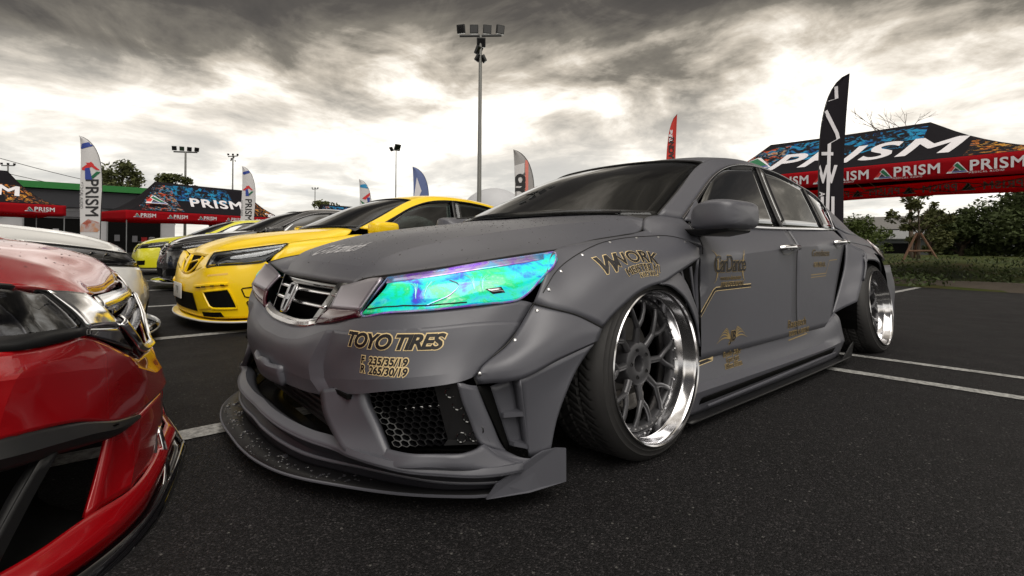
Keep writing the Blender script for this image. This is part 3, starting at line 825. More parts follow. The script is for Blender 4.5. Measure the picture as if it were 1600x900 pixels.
    Mo = [(-.988, .390, .362), (-.958, .430, .370), (-.943, .56, .395), (-.905, .70, .415), (-.825, .79, .43), (-.725, .848, .440), (-.66, .866, .442), (-.612, .871, .449)]
    No = [(-.984, .393, .314), (-.956, .433, .323), (-.943, .58, .348), (-.912, .71, .370), (-.842, .80, .384), (-.765, .850, .392), (-.715, .866, .396), (-.685, .866, .402)]
    Lo = [(-.966, .43, .275), (-.950, .475, .285), (-.935, .625, .316), (-.905, .718, .338), (-.845, .805, .356), (-.775, .858, .368), (-.735, .868, .374), (-.710, .868, .380)]
    o, cr_ = [], []
    for sd_ in (left, right):
        for rows in ([T, S], [S, S2, Mi, N], [N, Lc]):                       # middle
            g = grid(sd_(rows), 34, 14 if len(rows) > 2 else 5); o.append(g); cr_ += g[-1] + [q[-1] for q in g]
        for rows in ([To, T1], [T1, T2, Mo, No], [No, Lo]):                  # corner: a flat bevel strip, then the side
            n = 14 if len(rows) > 2 else 5
            sp = 1 if len(rows) > 2 or rows[0] is No else 0
            if sp:
                g = grid(sd_([r[:2] for r in rows]), 4, n); o.append(g); cr_ += [q[-1] for q in g] + [q[0] for q in g]
                g = grid(sd_([r[1:] for r in rows]), 34, n)
            else: g = grid(sd_(rows), 34, n)
            o.append(g); cr_ += g[-1]
    bumper = panel('bumper', o, P, root, thick=.01, sharp=16, weld=.0012, crease=cr_)
    # shut lines between the panels
    for s in (-1, 1):
        M_ = lambda pts, n=40: crs([(x, s*w, z) for x, w, z in pts], n)
        tube_obj('panel_gap', M_([r[-1] for r in HOOD_OUT][4:]), .0028, 'rubber_seal', root, 6)
        tube_obj('panel_gap', M_([r[-1] for r in HOOD_OUT][:6]), .0030, 'rubber_seal', root, 6)
        tube_obj('panel_gap', M_([r[-1] for r in [HOOD_IN[0][:1]*0+[HOOD_IN[0][0]], [HOOD_IN[0][1]], [HOOD_IN[0][2]], [HOOD_OUT[0][1]], [HOOD_OUT[0][2]]]]), .0032, 'rubber_seal', root, 6)
        tube_obj('panel_gap', M_([(x-.001, w+.0006, z) for x, w, z in [(-.505, .868, .560), (-.467, .907, .546), (-.395, .942, .524), (-.308, .970, .481)]]), .0026, 'rubber_seal', root, 6)
        tube_obj('panel_gap', M_([(x, w+.0006, z) for x, w, z in [(-.500, .870, .560), (-.545, .872, .505), (-.603, .873, .454), (-.667, .864, .413), (-.708, .856, .384), (-.702, .864, .354)]]), .0026, 'rubber_seal', root, 6)
        tube_obj('panel_gap', M_([(1.470+max(0, z-.70)*.35, door_w(1.47, z), z) for z in (.835, .80, .76, .72, .69, .6, .5, .4, .3, .262)]), .0026, 'rubber_seal', root, 6)
        tube_obj('panel_gap', M_([(.470, .798, .836), (.466, .835, .785), (.462, .866, .735), (.462, .868, .70)]), .0026, 'rubber_seal', root, 6)
    # plinth for the number plate
    pl = [[(-1.004, -.165, .318), (-1.018, -.06, .312), (-1.022, 0, .322), (-1.018, .06, .312), (-1.004, .165, .318)], [(-1.014, -.165, .30), (-1.028, -.06, .30), (-1.030, 0, .30), (-1.028, .06, .30), (-1.014, .165, .30)], [(-1.000, -.165, .248), (-1.014, -.06, .248), (-1.016, 0, .248), (-1.014, .06, .248), (-1.000, .165, .248)]]
    panel('plate_plinth', [grid(pl, 16, 6)], P, root, thick=.035, center=(0, 0, .3))
    # lower frame of the bumper: inner band, under-duct rail, outer pillar
    band_l = [(-.966, .422, .288), (-.976, .478, .235), (-.972, .55, .190), (-.966, .615, .165), (-.952, .640, .150)]
    band_r = [(-.924, .628, .338), (-.921, .647, .291), (-.902, .685, .228), (-.893, .722, .185), (-.890, .745, .166)]
    rail_t = [(-.893, .722, .185), (-.865, .800, .190), (-.815, .850, .190), (-.775, .885, .190), (-.715, .893, .193), (-.695, .890, .200)]
    rail_m = [(-.915, .700, .155), (-.885, .795, .160), (-.825, .850, .160), (-.765, .895, .160), (-.69, .905, .162), (-.660, .905, .166)]
    rail_b = [(-.948, .640, .146), (-.872, .79, .146), (-.80, .850, .142), (-.725, .900, .138), (-.66, .925, .136), (-.60, .935, .136)]
    pil_l = [(-.765, .866, .368), (-.748, .868, .310), (-.728, .872, .262), (-.708, .884, .212), (-.695, .890, .198)]
    pil_r = [(-.705, .868, .352), (-.685, .874, .300), (-.658, .880, .238), (-.630, .882, .180), (-.612, .886, .158)]
    both('bumper_frame', [([band_l, [lerp3(a, b, .5) for a, b in zip(band_l, band_r)], band_r], 18, 8), ([rail_t, rail_m, rail_b], 24, 8),
                          ([pil_l, [tuple(c+(0, .006, 0)[k] for k, c in enumerate(lerp3(a, b, .5))) for a, b in zip(pil_l, pil_r)], pil_r], 14, 8),
                          ([[(-.695, .890, .198), (-.66, .888, .182), (-.612, .886, .158)], [(-.66, .906, .164), (-.63, .905, .155), (-.59, .92, .146)], [(-.60, .935, .136), (-.58, .935, .136), (-.55, .935, .137)]], 8, 8)],
         P, root, thick=.022, cx=-.6)
    # flare over the wheel, in front of the seam
    t0 = [(-.502, .868, .560), (-.467, .907, .546), (-.395, .942, .524), (-.308, .970, .481)]
    t1 = [(-.603, .873, .454), (-.545, .922, .468), (-.45, .953, .478), (-.315, .971, .472)]
    t2 = [(-.708, .856, .384), (-.635, .915, .400), (-.50, .953, .430), (-.322, .971, .458)]
    t3 = [(-.702, .864, .354), (-.605, .932, .366), (-.48, .957, .408), (-.33, .971, .445)]
    l0 = [(-.605, .930, .364), (-.48, .955, .404), (-.345, .968, .436)]
    l1 = [(-.592, .926, .32), (-.50, .944, .335), (-.405, .960, .375)]
    l2 = [(-.582, .922, .28), (-.52, .938, .285), (-.447, .956, .312)]
    l3 = [(-.572, .918, .21), (-.53, .935, .21), (-.482, .950, .235)]
    l4 = [(-.560, .918, .14), (-.54, .930, .138), (-.505, .948, .150)]
    fl = both('bumper_flare', [([t0, t1, t2, t3], 20, 20), ([l0, l1, l2, l3, l4], 14, 16)], P, root, thick=.008, sharp=20, cx=0)
    for s in (-1, 1):
        bv = bvh_of([fl[0 if s < 0 else 1]])
        for q in ((-.500, .882, .536), (-.585, .882, .462), (-.695, .866, .382)):
            h, n, _, _ = bv.find_nearest(Vector((q[0], s*q[1], q[2]))); n = n if n.y*s > 0 else -n
            bm = bmesh.new(); tube(bm, [h-n*.001, h+n*.002, h+n*.0035], [.0058, .0055, .003], 8); from_bm('rivet', bm, 'silver_bolt', root, True, 50)
    # brake cooling slot: black front wall, grey floor, two shelves
    for s, sd_ in ((-1, left), (1, right)):
        sl = empty('cooling_slot'); sl.parent = root
        TL, TR, BR, BL = (-.706, .869, .352), (-.606, .930, .362), (-.563, .918, .156), (-.612, .886, .158)
        iTL, iBL = (-.655, .862, .340), (-.588, .868, .160)
        iTR, iBR = (-.596, .885, .358), (-.556, .886, .158)
        cc = (0, 0, .25)
        panel('slot_wall', [grid(sd_([[TL, BL], [iTL, iBL]]), 10, 4)], 'matte_black', sl, thick=.003, center=cc)
        panel('slot_floor', [grid(sd_([[iTL, iBL], [iTR, iBR]]), 10, 6)], P, sl, thick=.003, center=cc)
        panel('slot_side', [grid(sd_([[iTR, iBR], [TR, BR]]), 10, 3)], 'satin_grey_paint', sl, thick=.003, center=cc)
        for f in (.50, .97):
            a = lerp3(iTL, iBL, f); b = lerp3(iTR, iBR, f); c = lerp3(TR, BR, f); e = lerp3(TL, BL, f)
            e = lerp3(a, e, .35)
            pts = [(x, s*w, z) for x, w, z in (a, b, c, (e[0]+.012, e[1]+.012, e[2]))]
            bm = bmesh.new(); A = [bm.verts.new(p) for p in pts]; B = [bm.verts.new((p[0], p[1], p[2]+.012)) for p in pts]
            bm.faces.new(A); bm.faces.new(B[::-1])
            for i in range(4): bm.faces.new([A[i], B[i], B[(i+1) % 4], A[(i+1) % 4]])
            bmesh.ops.recalc_face_normals(bm, faces=bm.faces)
            from_bm('slot_shelf', bm, P, sl)
    # side ducts: honeycomb, corner bracket with holes, dark box behind
    for s in (-1, 1):
        q = [(-.925, .640, .312), (-.770, .864, .362), (-.700, .888, .202), (-.885, .728, .190)]   # TL TR BR BL
        def f(u, v, q=q, s=s, d=.022):
            top = lerp3(q[0], q[1], u); bot = lerp3(q[3], q[2], u); p = lerp3(bot, top, v)
            return Vector((p[0]+d, s*(p[1]-d*.35), p[2]))
        fo = empty('side_duct'); fo.parent = root
        hexmesh('honeycomb', f, 11, 9, lambda u, v: -.05 < u < .84-max(0, .42-v)*.5 and -.02 < v < 1.03, 'gloss_black', fo, .15, .014, (.9, s*-.4, 0))
        def g(u, v, f=f): return f(u, v, d=.016)
        br2d = [(.74, 1.04), (1.0, 1.04), (1.04, -.05), (.52, -.05), (.60, .06), (.80, .42), (.80, .60)]
        # bracket plate
        bm = bmesh.new(); A = [bm.verts.new(g(u, v)) for u, v in br2d]; bm.faces.new(A)
        bmesh.ops.triangulate(bm, faces=bm.faces)
        from_bm('duct_bracket', bm, 'black_plastic', fo)
        for (u, v) in ((.87, .88), (.885, .66), (.93, .44), (.90, .10), (.76, .09), (.975, .20)):
            c = g(u, v); nn = Vector((-.62, s*.78, 0)).normalized()
            bm = bmesh.new(); tube(bm, [c+nn*.002+Vector((math.cos(t)*.78*.013, math.cos(t)*s*.62*.013, math.sin(t)*.013)) for t in [k*math.pi/8 for k in range(16)]], .0022, 5, closed=True)
            from_bm('bracket_hole', bm, 'gloss_black', fo, True, 60)
        bx = [[(-.905, .62, .335), (-.745, .84, .37)], [(-.70, .50, .34), (-.55, .72, .375)], [(-.70, .50, .17), (-.55, .72, .17)], [(-.90, .66, .165), (-.70, .865, .175)]]
        bm = bmesh.new(); V = [[bm.verts.new((x, s*w, z)) for x, w, z in r] for r in bx]
        for a, b in zip(V, V[1:]): bm.faces.new([a[0], a[1], b[1], b[0]])
        bm.faces.new([V[i][0] for i in range(4)]); bm.faces.new([V[i][1] for i in range(4)])
        from_bm('duct_box', bm, 'matte_black', fo)
        # bright bar seen behind the mesh
        tube_obj('lamp_bar', [(-.87, s*.655, .262), (-.80, s*.735, .280), (-.745, s*.80, .292)], [.006, .008, .005], 'chrome', fo, 6)
    # centre opening: intercooler and dark throat
    ic = empty('intercooler'); ic.parent = root
    for k in range(7):
        z = .105+k*.021
        box_obj('cooler_row', (-.845, 0, z), (.045, .86, .011), 'intercooler_metal', ic, bev=.003)
    box_obj('cooler_core', (-.80, 0, .17), (.05, .90, .15), 'matte_black', ic)
    for s in (-1, 1):
        box_obj('throat_wall', (-.72, s*.56, .24), (.25, .012, .24), 'matte_black', root)
        arch_liner(root, .0, .318, .40, .90, .60, s, -5, 152)
        arch_liner(root, 2.776, .318, .38, .90, .50, s, -30, 200)
    box_obj('throat_roof', (-.78, 0, .30), (.34, 1.18, .012), 'matte_black', root)
    box_obj('throat_back', (-.50, 0, .28), (.012, 1.30, .40), 'matte_black', root)
    # lower lip: an undercut ring that runs right round
    tail = [(-.952, .64, .168), (-.872, .79, .158), (-.80, .850, .150), (-.725, .900, .142), (-.66, .925, .138), (-.60, .937, .136)]
    tl = lambda dx, dw, dz: [(x+dx, w+dw, z+dz) for x, w, z in tail]
    lip_i = [(-1.018, 0, .163), (-1.022, .12, .163), (-1.010, .28, .163), (-.985, .42, .164), (-.955, .53, .168)] + tl(0, 0, 0)
    lip_a = [(-1.046, 0, .152), (-1.048, .12, .152), (-1.036, .29, .150), (-1.006, .44, .149), (-.968, .56, .150)] + tl(-.004, .004, -.014)
    lip_b = [(-1.030, 0, .126), (-1.032, .12, .125), (-1.020, .28, .122), (-.992, .43, .118), (-.95, .55, .118)] + tl(.012, -.014, -.036)
    lip_c = [(-1.048, 0, .108), (-1.050, .12, .107), (-1.036, .27, .104), (-1.006, .40, .100), (-.968, .485, .098), (-.918, .585, .100), (-.84, .725, .098), (-.77, .815, .094), (-.69, .875, .090), (-.63, .905, .088), (-.58, .915, .086)]
    lip_d = [(-1.034, 0, .062), (-1.036, .12, .062), (-1.024, .26, .062), (-.995, .39, .062), (-.955, .475, .062), (-.905, .575, .062), (-.83, .71, .062), (-.76, .80, .062), (-.68, .86, .062), (-.62, .89, .062), (-.57, .90, .062)]
    lip_z = [(-.985, 0, .135), (-.985, .12, .135), (-.975, .26, .135), (-.95, .40, .137), (-.925, .50, .14)] + tl(.03, -.03, -.006)
    whole('front_lip', [([lip_z, lip_i], 50, 3), ([lip_i, lip_a], 50, 4)], P, root, thick=.006, center=(0, 0, .15), sharp=22)
    whole('lip_groove', [([lip_a, lip_b], 50, 5), ([lip_b, lip_c], 50, 4), ([lip_c, lip_d], 50, 5)], 'dark_satin', root, thick=.004, center=(0, 0, .15), sharp=22)
    for nm, lp_, rr_1 in (('lip_ridge', lip_a, .0045), ('lip_ridge', lip_c, .006)):
        tube_obj(nm, crs([(x, -w, z) for x, w, z in lp_[::-1]]+[(x, w, z) for x, w, z in lp_[1:]], 110), rr_1, P, root, 8)
    # flat splitter blade
    out = [(-1.121, 0, .062), (-1.119, .14, .062), (-1.106, .26, .062), (-1.075, .385, .062), (-1.031, .483, .062), (-.968, .584, .062), (-.906, .676, .062), (-.841, .756, .062), (-.758, .836, .062), (-.700, .882, .062), (-.60, .925, .062), (-.47, .945, .062)]
    inn = [(-.86, 0, .062), (-.86, .1, .062), (-.86, .2, .062), (-.86, .3, .062), (-.84, .4, .062), (-.80, .5, .062), (-.76, .6, .062), (-.70, .66, .062), (-.64, .70, .062), (-.58, .72, .062), (-.52, .74, .062), (-.46, .76, .062)]
    sp = whole('splitter', [([out, inn], 50, 6)], 'splitter_black', root, thick=.008, center=(-.6, 0, -3))
    tube_obj('splitter_edge', crs([(x, -w, z-.003) for x, w, z in out[::-1]]+[(x, w, z-.003) for x, w, z in out[1:]], 110), .0042, P, root, 6)
    # fixing screws and water drops on the blade
    rnd = random.Random(3)
    bm = bmesh.new()
    def drop(bm, p, n, r, seg=7):
        n = Vector(n).normalized(); a = n.orthogonal().normalized(); b = n.cross(a); a0 = rnd.random()*6
        ex = .6+rnd.random()*.8
        ring = [bm.verts.new(Vector(p)+(a*math.cos(t+a0)*ex+b*math.sin(t+a0))*r*(1+.25*math.sin(2*t+a0))) for t in [2*math.pi*k/seg for k in range(seg)]]
        ring2 = [bm.verts.new(Vector(p)+n*r*.32+(a*math.cos(t+a0)*ex+b*math.sin(t+a0))*r*.55) for t in [2*math.pi*k/seg for k in range(seg)]]
        bm.faces.new(ring2)
        for k in range(seg): bm.faces.new([ring[k], ring[(k+1) % seg], ring2[(k+1) % seg], ring2[k]])
    def blade_x(w):
        pts = [(0, -1.121), (.14, -1.119), (.26, -1.106), (.385, -1.075), (.483, -1.031), (.584, -.968), (.676, -.906), (.756, -.841), (.84, -.75)]
        w = abs(w)
        for (a, xa), (b_, xb) in zip(pts, pts[1:]):
            if a <= w <= b_: return xa+(xb-xa)*(w-a)/(b_-a)
        return -.75
    for k in range(120):
        w = rnd.uniform(-.40, .62); r = rnd.uniform(.006, .013) if k < 16 and w < .3 else rnd.uniform(.0018, .006)
        drop(bm, (blade_x(w)+r+.006+rnd.random()*.06, -w, .0624), (0, 0, 1), r, 9)
    from_bm('splitter_drop', bm, 'water_drop', root, True, 60, kind='stuff')
    bv = bvh_of([hood]); bm = bmesh.new()
    for _ in range(1500):
        x = rnd.uniform(-.84, .24); y = rnd.gauss(-.1, .38)
        if abs(y) > .74: continue
        h, n, _, _ = bv.ray_cast(Vector((x, y, 1.2)), Vector((0, 0, -1)))
        if h is None or (x < -.4 and rnd.random() < .55): continue
        r = rnd.choice((.0012, .0015, .002, .002, .0026, .0034)) * rnd.uniform(.8, 1.2)
        drop(bm, h+n*.0002, n, r, 6)
    from_bm('hood_drop', bm, 'water_drop', root, True, 60, kind='stuff')
    # end winglets of the splitter
    for s in (-1, 1):
        polyplate('winglet', [(x, s*w, z) for x, w, z in ((-.700, .905, .062), (-.675, .915, .098), (-.560, .940, .150), (-.535, .944, .158), (-.49, .951, .158), (-.455, .956, .150), (-.455, .958, .056), (-.58, .940, .056))], .006*s*-1 if False else .006, P, root)
    # grille: bars, emblem, chrome surround
    gr = empty('grille'); gr.parent = root
    box_obj('grille_back', (-.835, 0, .52), (.012, .70, .17), 'matte_black', gr)
    both('grille_shell', [([[(-.866, .30, .600), (-.83, .37, .60)], [(-.938, .22, .452), (-.90, .33, .45)]], 4, 6)], 'gloss_black', gr, thick=.004)
    for k, z in enumerate((.585, .556, .514)):
        w = .345-.02*k-.012*k*k*.5; x = -.862-(.60-z)*.52
        if k == 0:
            panel('grille_bar', [grid([[(x-.003+.02*(y/.35)**2, y, z-.012) for y in (-w, -w/2, 0, w/2, w)], [(x+.006+.02*(y/.35)**2, y, z+.012) for y in (-w, -w/2, 0, w/2, w)]], 16, 3)], 'gloss_black', gr, thick=.02, center=(0, 0, .5))
            continue
        rows = [[(x+dx+.022*(y/.35)**2, y, z+dz) for y in (-w, -w/2, 0, w/2, w)] for dx, dz in ((.02, .010), (-.006, .008), (-.014, .000), (-.004, -.006), (.02, -.007))]
        panel('grille_bar', [grid(rows[:2], 16, 2), grid(rows[1:3], 16, 2)], 'chrome', gr, thick=.002, center=(0, 0, .5))
        panel('grille_bar_base', [grid(rows[2:], 16, 3)], 'gloss_black', gr, thick=.002, center=(0, 0, .5))
    # chrome lower lip of the grille
    cu = [(-.936, 0, .466), (-.935, .12, .468), (-.930, .21, .476), (-.925, .262, .484), (-.922, .300, .490)]
    cm = [(-.956, 0, .457), (-.954, .12, .459), (-.948, .215, .466), (-.940, .268, .474), (-.930, .305, .482)]
    cl = [(-.961, 0, .439), (-.959, .12, .442), (-.952, .22, .450), (-.946, .275, .461), (-.938, .310, .474)]
    whole('grille_chrome', [([cu, cm], 20, 4), ([cm, cl], 20, 4)], 'chrome', gr, thick=.006, center=(0, 0, .45))
    # brushed garnish between grille and lamp, glossy dark wedge under it
    ga = [[(-.872, .345, .592), (-.862, .45, .612), (-.858, .54, .628), (-.862, .616, .634)], [(-.898, .36, .560), (-.897, .46, .572), (-.897, .545, .580), (-.897, .610, .585)], [(-.920, .372, .528), (-.922, .46, .532), (-.924, .54, .537), (-.924, .600, .541)]]
    both('lamp_garnish', [(ga, 14, 8)], 'purple_garnish', root, thick=.01, cx=0)
    we = [[(-.918, .365, .527), (-.923, .46, .531), (-.925, .54, .536), (-.924, .600, .541)], [(-.938, .325, .494), (-.940, .43, .505), (-.934, .54, .520), (-.924, .602, .532)], [(-.944, .295, .464), (-.944, .42, .485), (-.934, .53, .507), (-.920, .606, .524)]]
    both('garnish_wedge', [(we, 14, 8)], 'gloss_red_reflection', root, thick=.01, cx=0)
    # badge: rounded frame with the letter-like H inside, built as relief
    em = empty('badge', (-.932, 0, .530)); em.parent = gr; em.rotation_euler = (0, R(22), 0)
    # local axes: y across (viewer's left = +y), z up, front = -x
    def rr_(wb, wt, h, n=28):
        pts = []
        for k in range(n):
            t = 2*math.pi*k/n; c, q = math.cos(t), math.sin(t)
            e = .55; yy = math.copysign(abs(c)**e, c); zz = math.copysign(abs(q)**e, q)
            wv = wb+(wt-wb)*(zz+1)/2
            pts.append((0, yy*wv, zz*h))
        return pts
    bm = bmesh.new(); tube(bm, rr_(.036, .047, .052), .0058, 8, closed=True); from_bm('badge_frame', bm, 'badge_metal', em, True, 60)
    bm = bmesh.new(); A = [bm.verts.new((.006, y, z)) for _, y, z in rr_(.036, .047, .052)]; bm.faces.new(A); from_bm('badge_back', bm, 'gloss_black', em)
    bm = bmesh.new()
    for s in (-1, 1):
        prism(bm, [(s*.011, -.047), (s*.025, -.047), (s*.038, .047), (s*.020, .047)] if s > 0 else [(-.025, -.047), (-.011, -.047), (-.020, .047), (-.038, .047)], (0, 1, 0), (0, 0, 1), (-.006, 0, 0), (1, 0, 0), .012)
    prism(bm, [(-.022, -.009), (.022, -.009), (.024, .011), (-.024, .011)], (0, 1, 0), (0, 0, 1), (-.006, 0, 0), (1, 0, 0), .010)
    bmesh.ops.recalc_face_normals(bm, faces=bm.faces); from_bm('badge_letter', bm, 'badge_metal', em)
    # headlamps with the dichroic film
    ht = [(-.845, .622, .632), (-.742, .703, .652), (-.650, .742, .669), (-.503, .783, .690), (-.395, .797, .703), (-.352, .805, .708)]
    hu = [(-.866, .655, .610), (-.775, .735, .628), (-.672, .778, .642), (-.535, .820, .660), (-.425, .835, .676), (-.362, .824, .700)]
    hm = [(-.892, .650, .580), (-.795, .755, .592), (-.690, .803, .605), (-.565, .842, .622), (-.47, .857, .640), (-.385, .848, .684)]
    hl = [(-.915, .600, .530), (-.878, .692, .543), (-.785, .778, .553), (-.655, .828, .564), (-.545, .860, .575), (-.452, .862, .640)]
    lamps = both('headlamp', [([ht, hu, hm, hl], 26, 14)], 'dichroic_film', root, thick=.008, cx=0)
    for s, lp in ((-1, lamps[0]), (1, lamps[1])):
        bv = bvh_of([lp])
        def on(pts, n, off=.0015):
            r = []
            for p in crs([(x, s*w, z) for x, w, z in pts], n):
                h, nn, _, _ = bv.find_nearest(p); nn = nn if nn.y*s > 0 else -nn
                r.append(h+nn*off)
            return r
        # violet reflection along the film's top edge, painted on as its own strip
        up = panel('reflection_band', [grid([[(x, s*w, z) for x, w, z in ht[:5]], [(x-.001, s*(w+.001), z) for x, w, z in [lerp3(a, b, .62) for a, b in zip(ht[:5], hu[:5])]]], 22, 4)], 'film_violet', lp, thick=.002, center=(0, 0, .4)); up.location = (-.0015, s*.0015, .001)
        border = ht+[(-.375, .835, .692), (-.41, .858, .665)]+[(-.452, .862, .640), (-.545, .860, .575)]+hl[3::-1]
        tube_obj('lamp_edge', crs([(x, s*w, z) for x, w, z in border+[border[0]]], 90), .0034, 'film_violet', lp, 6)
        # projector housings and U shaped guides under the film
        for (cx, cw, cz, sc) in ((-.80, .735, .598, 1.0), (-.655, .795, .612, 1.05)):
            for off in (0, .010, .022):
                for sg in (-1, 1):
                    pts = [(cx+sg*(.038-off)*1.0*.8, cw+sg*(.038-off)*.5, cz+.040-off*.3), (cx+sg*(.020-off*.6)*.8, cw+sg*.012, cz+.018), (cx+sg*(.012)*.8, cw+sg*.006, cz-.022)]
                    tube_obj('light_guide', on(pts, 10, .0008), .0012, 'film_pale', lp, 5)
        tube_obj('lamp_divider', on([(-.735, .78, .645), (-.712, .79, .622), (-.735, .785, .592), (-.80, .765, .565)], 14, .0003), [.0020]*14, 'film_violet', lp, 6)
        tube_obj('light_strip', on([(-.905, .62, .548), (-.80, .755, .562), (-.70, .81, .570)], 16, .001), .0018, 'rubber_seal', lp, 5)
        panel('bulb_block', [grid([on([(-.625, .83, .590), (-.590, .845, .594)], 5, .0006), on([(-.645, .82, .604), (-.600, .84, .612)], 5, .0006)], 5, 3)], 'dark_chrome', lp, thick=.001)
    # doors, skirt, rear flare
    seamF = lambda z: .462+max(0, .75-z)*.02 - max(0, .60-z)*.30
    seamB = lambda z: 1.470+max(0, z-.70)*.35
    seamR = lambda z: 2.30-max(0, (.76-z))*.62
    fd = both('front_door', [(r, a, b) for r, a, b in door_panel(lambda z: .30 if z < .5 else .462, lambda z: seamB(z)-.0025)], P, root, thick=.012, crease=door_crease())
    rd = both('rear_door', [(r, a, b) for r, a, b in door_panel(lambda z: seamB(z)+.0025, seamR)], P, root, thick=.012, crease=door_crease())
    for s in (-1, 1):
        for x, z in ((1.335, .728), (2.16, .765)): handle(root, x, z, s)
    mirror_unit(root, P, -1); mirror_unit(root, P, 1)
    # side skirt with its long intake and blade
    k0 = [(x, door_w(x, .256)-.006, .262) for x in (.30, .7, 1.1, 1.5, 1.85)]+[(1.96, .868, .285), (2.05, .872, .33)]
    k1 = [(.30, .868, .215), (.7, .869, .212), (1.1, .870, .210), (1.5, .871, .208), (1.85, .876, .222), (1.98, .885, .25), (2.08, .889, .30)]
    k2 = [(.30, .879, .165), (.7, .880, .163), (1.1, .881, .162), (1.5, .882, .161), (1.85, .886, .168), (2.0, .897, .18), (2.12, .90, .20)]
    k3 = [(.30, .906, .145), (.7, .908, .143), (1.1, .910, .141), (1.5, .911, .140), (1.85, .912, .142), (2.02, .910, .148), (2.14, .905, .15)]
    k4 = [(.30, .88, .045), (.7, .882, .045), (1.1, .884, .045), (1.5, .885, .045), (1.85, .885, .045), (2.02, .88, .045), (2.14, .87, .045)]
    skirt = both('side_skirt', [([k0, k1, k2], 40, 10), ([k2, k3], 40, 4), ([k3, k4], 40, 6)], P, root, thick=.006)
    inr = [[(.40, .9085, .118), (.9, .9105, .122), (1.5, .9125, .126), (1.95, .912, .130)], [(.40, .889, .082), (.9, .893, .086), (1.5, .897, .092), (1.93, .90, .098)]]
    both('skirt_intake', [(inr, 20, 4)], 'matte_black', root, thick=.002)
    bl = [[(.27, .870, .040), (1.2, .872, .040), (2.2, .872, .040)], [(.283, .928, .040), (1.2, .936, .040), (2.19, .930, .040)]]
    both('skirt_blade', [(bl, 30, 4)], 'splitter_black', root, thick=.008)
    for s in (-1, 1):
        tube_obj('skirt_ridge', [(.42, s*.918, .086), (1.1, s*.922, .094), (1.92, s*.921, .106)], [.005, .007, .004], P, root, 6)
        polyplate('skirt_fin', [(2.02, s*.926, .046), (2.20, s*.928, .046), (2.24, s*.926, .135), (2.19, s*.924, .12)], .005, 'splitter_black', root)
    # vent behind the front wheel: rear half of the arch flare and two blades in the gap
    a0 = [(0, .970, .603), (.06, .968, .596), (.127, .963, .570), (.19, .957, .535), (.24, .953, .488), (.285, .951, .42), (.305, .950, .345)]
    a1 = [(.01, .965, .609), (.075, .955, .612), (.15, .945, .600), (.22, .935, .565), (.275, .93, .51), (.32, .925, .435), (.325, .935, .345)]
    a2 = [(.02, .958, .613), (.09, .945, .624), (.175, .925, .640), (.255, .918, .590), (.31, .912, .53), (.375, .900, .455), (.36, .91, .335)]
    both('arch_strip', [([a0, a1, a2], 24, 8)], P, root, thick=.008)
    for s in (-1, 1):
        v = empty('fender_vent'); v.parent = root
        sd_ = left if s < 0 else right
        panel('vent_back', [grid(sd_([[(.15, .86, .66), (.30, .865, .68), (.42, .868, .685)], [(.24, .85, .5), (.34, .855, .5), (.46, .862, .5)], [(.28, .86, .30), (.34, .862, .30), (.47, .862, .30)]]), 8, 8)], 'matte_black', v, thick=.004)
        for x0, dx in ((.20, 0), (.275, .03)):
            polyplate('vent_blade', [(x, s*w, z) for x, w, z in ((x0, .918-dx*.1, .648), (x0+.022, .910, .655), (.36+dx*1.2, .872, .470), (.345+dx, .886, .462))], .004, P, v)
        panel('vent_edge', [grid(sd_([[(.372, .903, .683), (.40, .882, .60), (.425, .872, .50), (.43, .868, .40)], [(.357, .903, .680), (.385, .872, .60), (.41, .862, .50), (.42, .860, .40)]]), 8, 3)], P, v, thick=.004)
    q0 = [(2.30, .862, .775), (2.272, .868, .70), (2.235, .870, .60), (2.175, .868, .50), (2.085, .866, .38), (2.035, .866, .318)]
    q1 = [(2.35, .885, .750), (2.30, .890, .69), (2.26, .893, .60), (2.21, .895, .50), (2.15, .895, .41), (2.12, .895, .35)]
    q2 = [(2.44, .925, .715), (2.37, .945, .650), (2.325, .955, .590), (2.29, .957, .52), (2.245, .955, .45), (2.21, .952, .395)]
    both('rear_flare', [([q0, q1, q2], 20, 10),
                        ([[(2.30, .862, .775), (2.5, .850, .765), (2.8, .822, .755), (3.1, .79, .74), (3.3, .77, .72)], [(2.35, .885, .750), (2.55, .89, .737), (2.8, .870, .722), (3.05, .835, .70), (3.25, .81, .68)], [(2.44, .925, .715), (2.60, .930, .694), (2.8, .912, .670), (3.0, .875, .64), (3.18, .84, .60)], [(2.40, .95, .655), (2.55, .953, .655), (2.776, .935, .630), (2.98, .895, .58), (3.10, .865, .52)]], 24, 12),
                        ([[(2.44, .925, .715), (2.40, .94, .68), (2.40, .95, .655)], [(2.37, .945, .650), (2.37, .95, .645), (2.37, .952, .64)], [(2.325, .955, .590), (2.34, .955, .60), (2.355, .955, .61)], [(2.29, .957, .52), (2.30, .957, .53), (2.315, .956, .54)]], 6, 10)], P, root, thick=.01)
    rear_end(root, P)
    # wheels: 19 inch, stretched tyres, negative camber
    wheel(root, 0.0, .968, -1, .070, .026); wheel(root, 0.0, .968, 1, .070, .026)
    wheel(root, 2.776, .944, -1, .138, tyre_w=.255); wheel(root, 2.776, .944, 1, .138, tyre_w=.255)

    # ---- lettering and stickers
    bb = bvh_of([bumper])
    def two(s, size, o, ax, ay, bv, shear=0, gold='decal_gold', bold=.018, rim=.05, space=1.0, arc=None, name='sticker', ray=None, cut=.03):
        decal(name+'_backing', text_mesh(s, size, shear, bold*size+rim*size, space), o, ax, ay, gold, root, bv, .0012, ray, arc, cut=cut)
        decal(name, text_mesh(s, size, shear, bold*size, space), o, ax, ay, 'decal_black', root, bv, .0024, ray, arc, cut=cut)
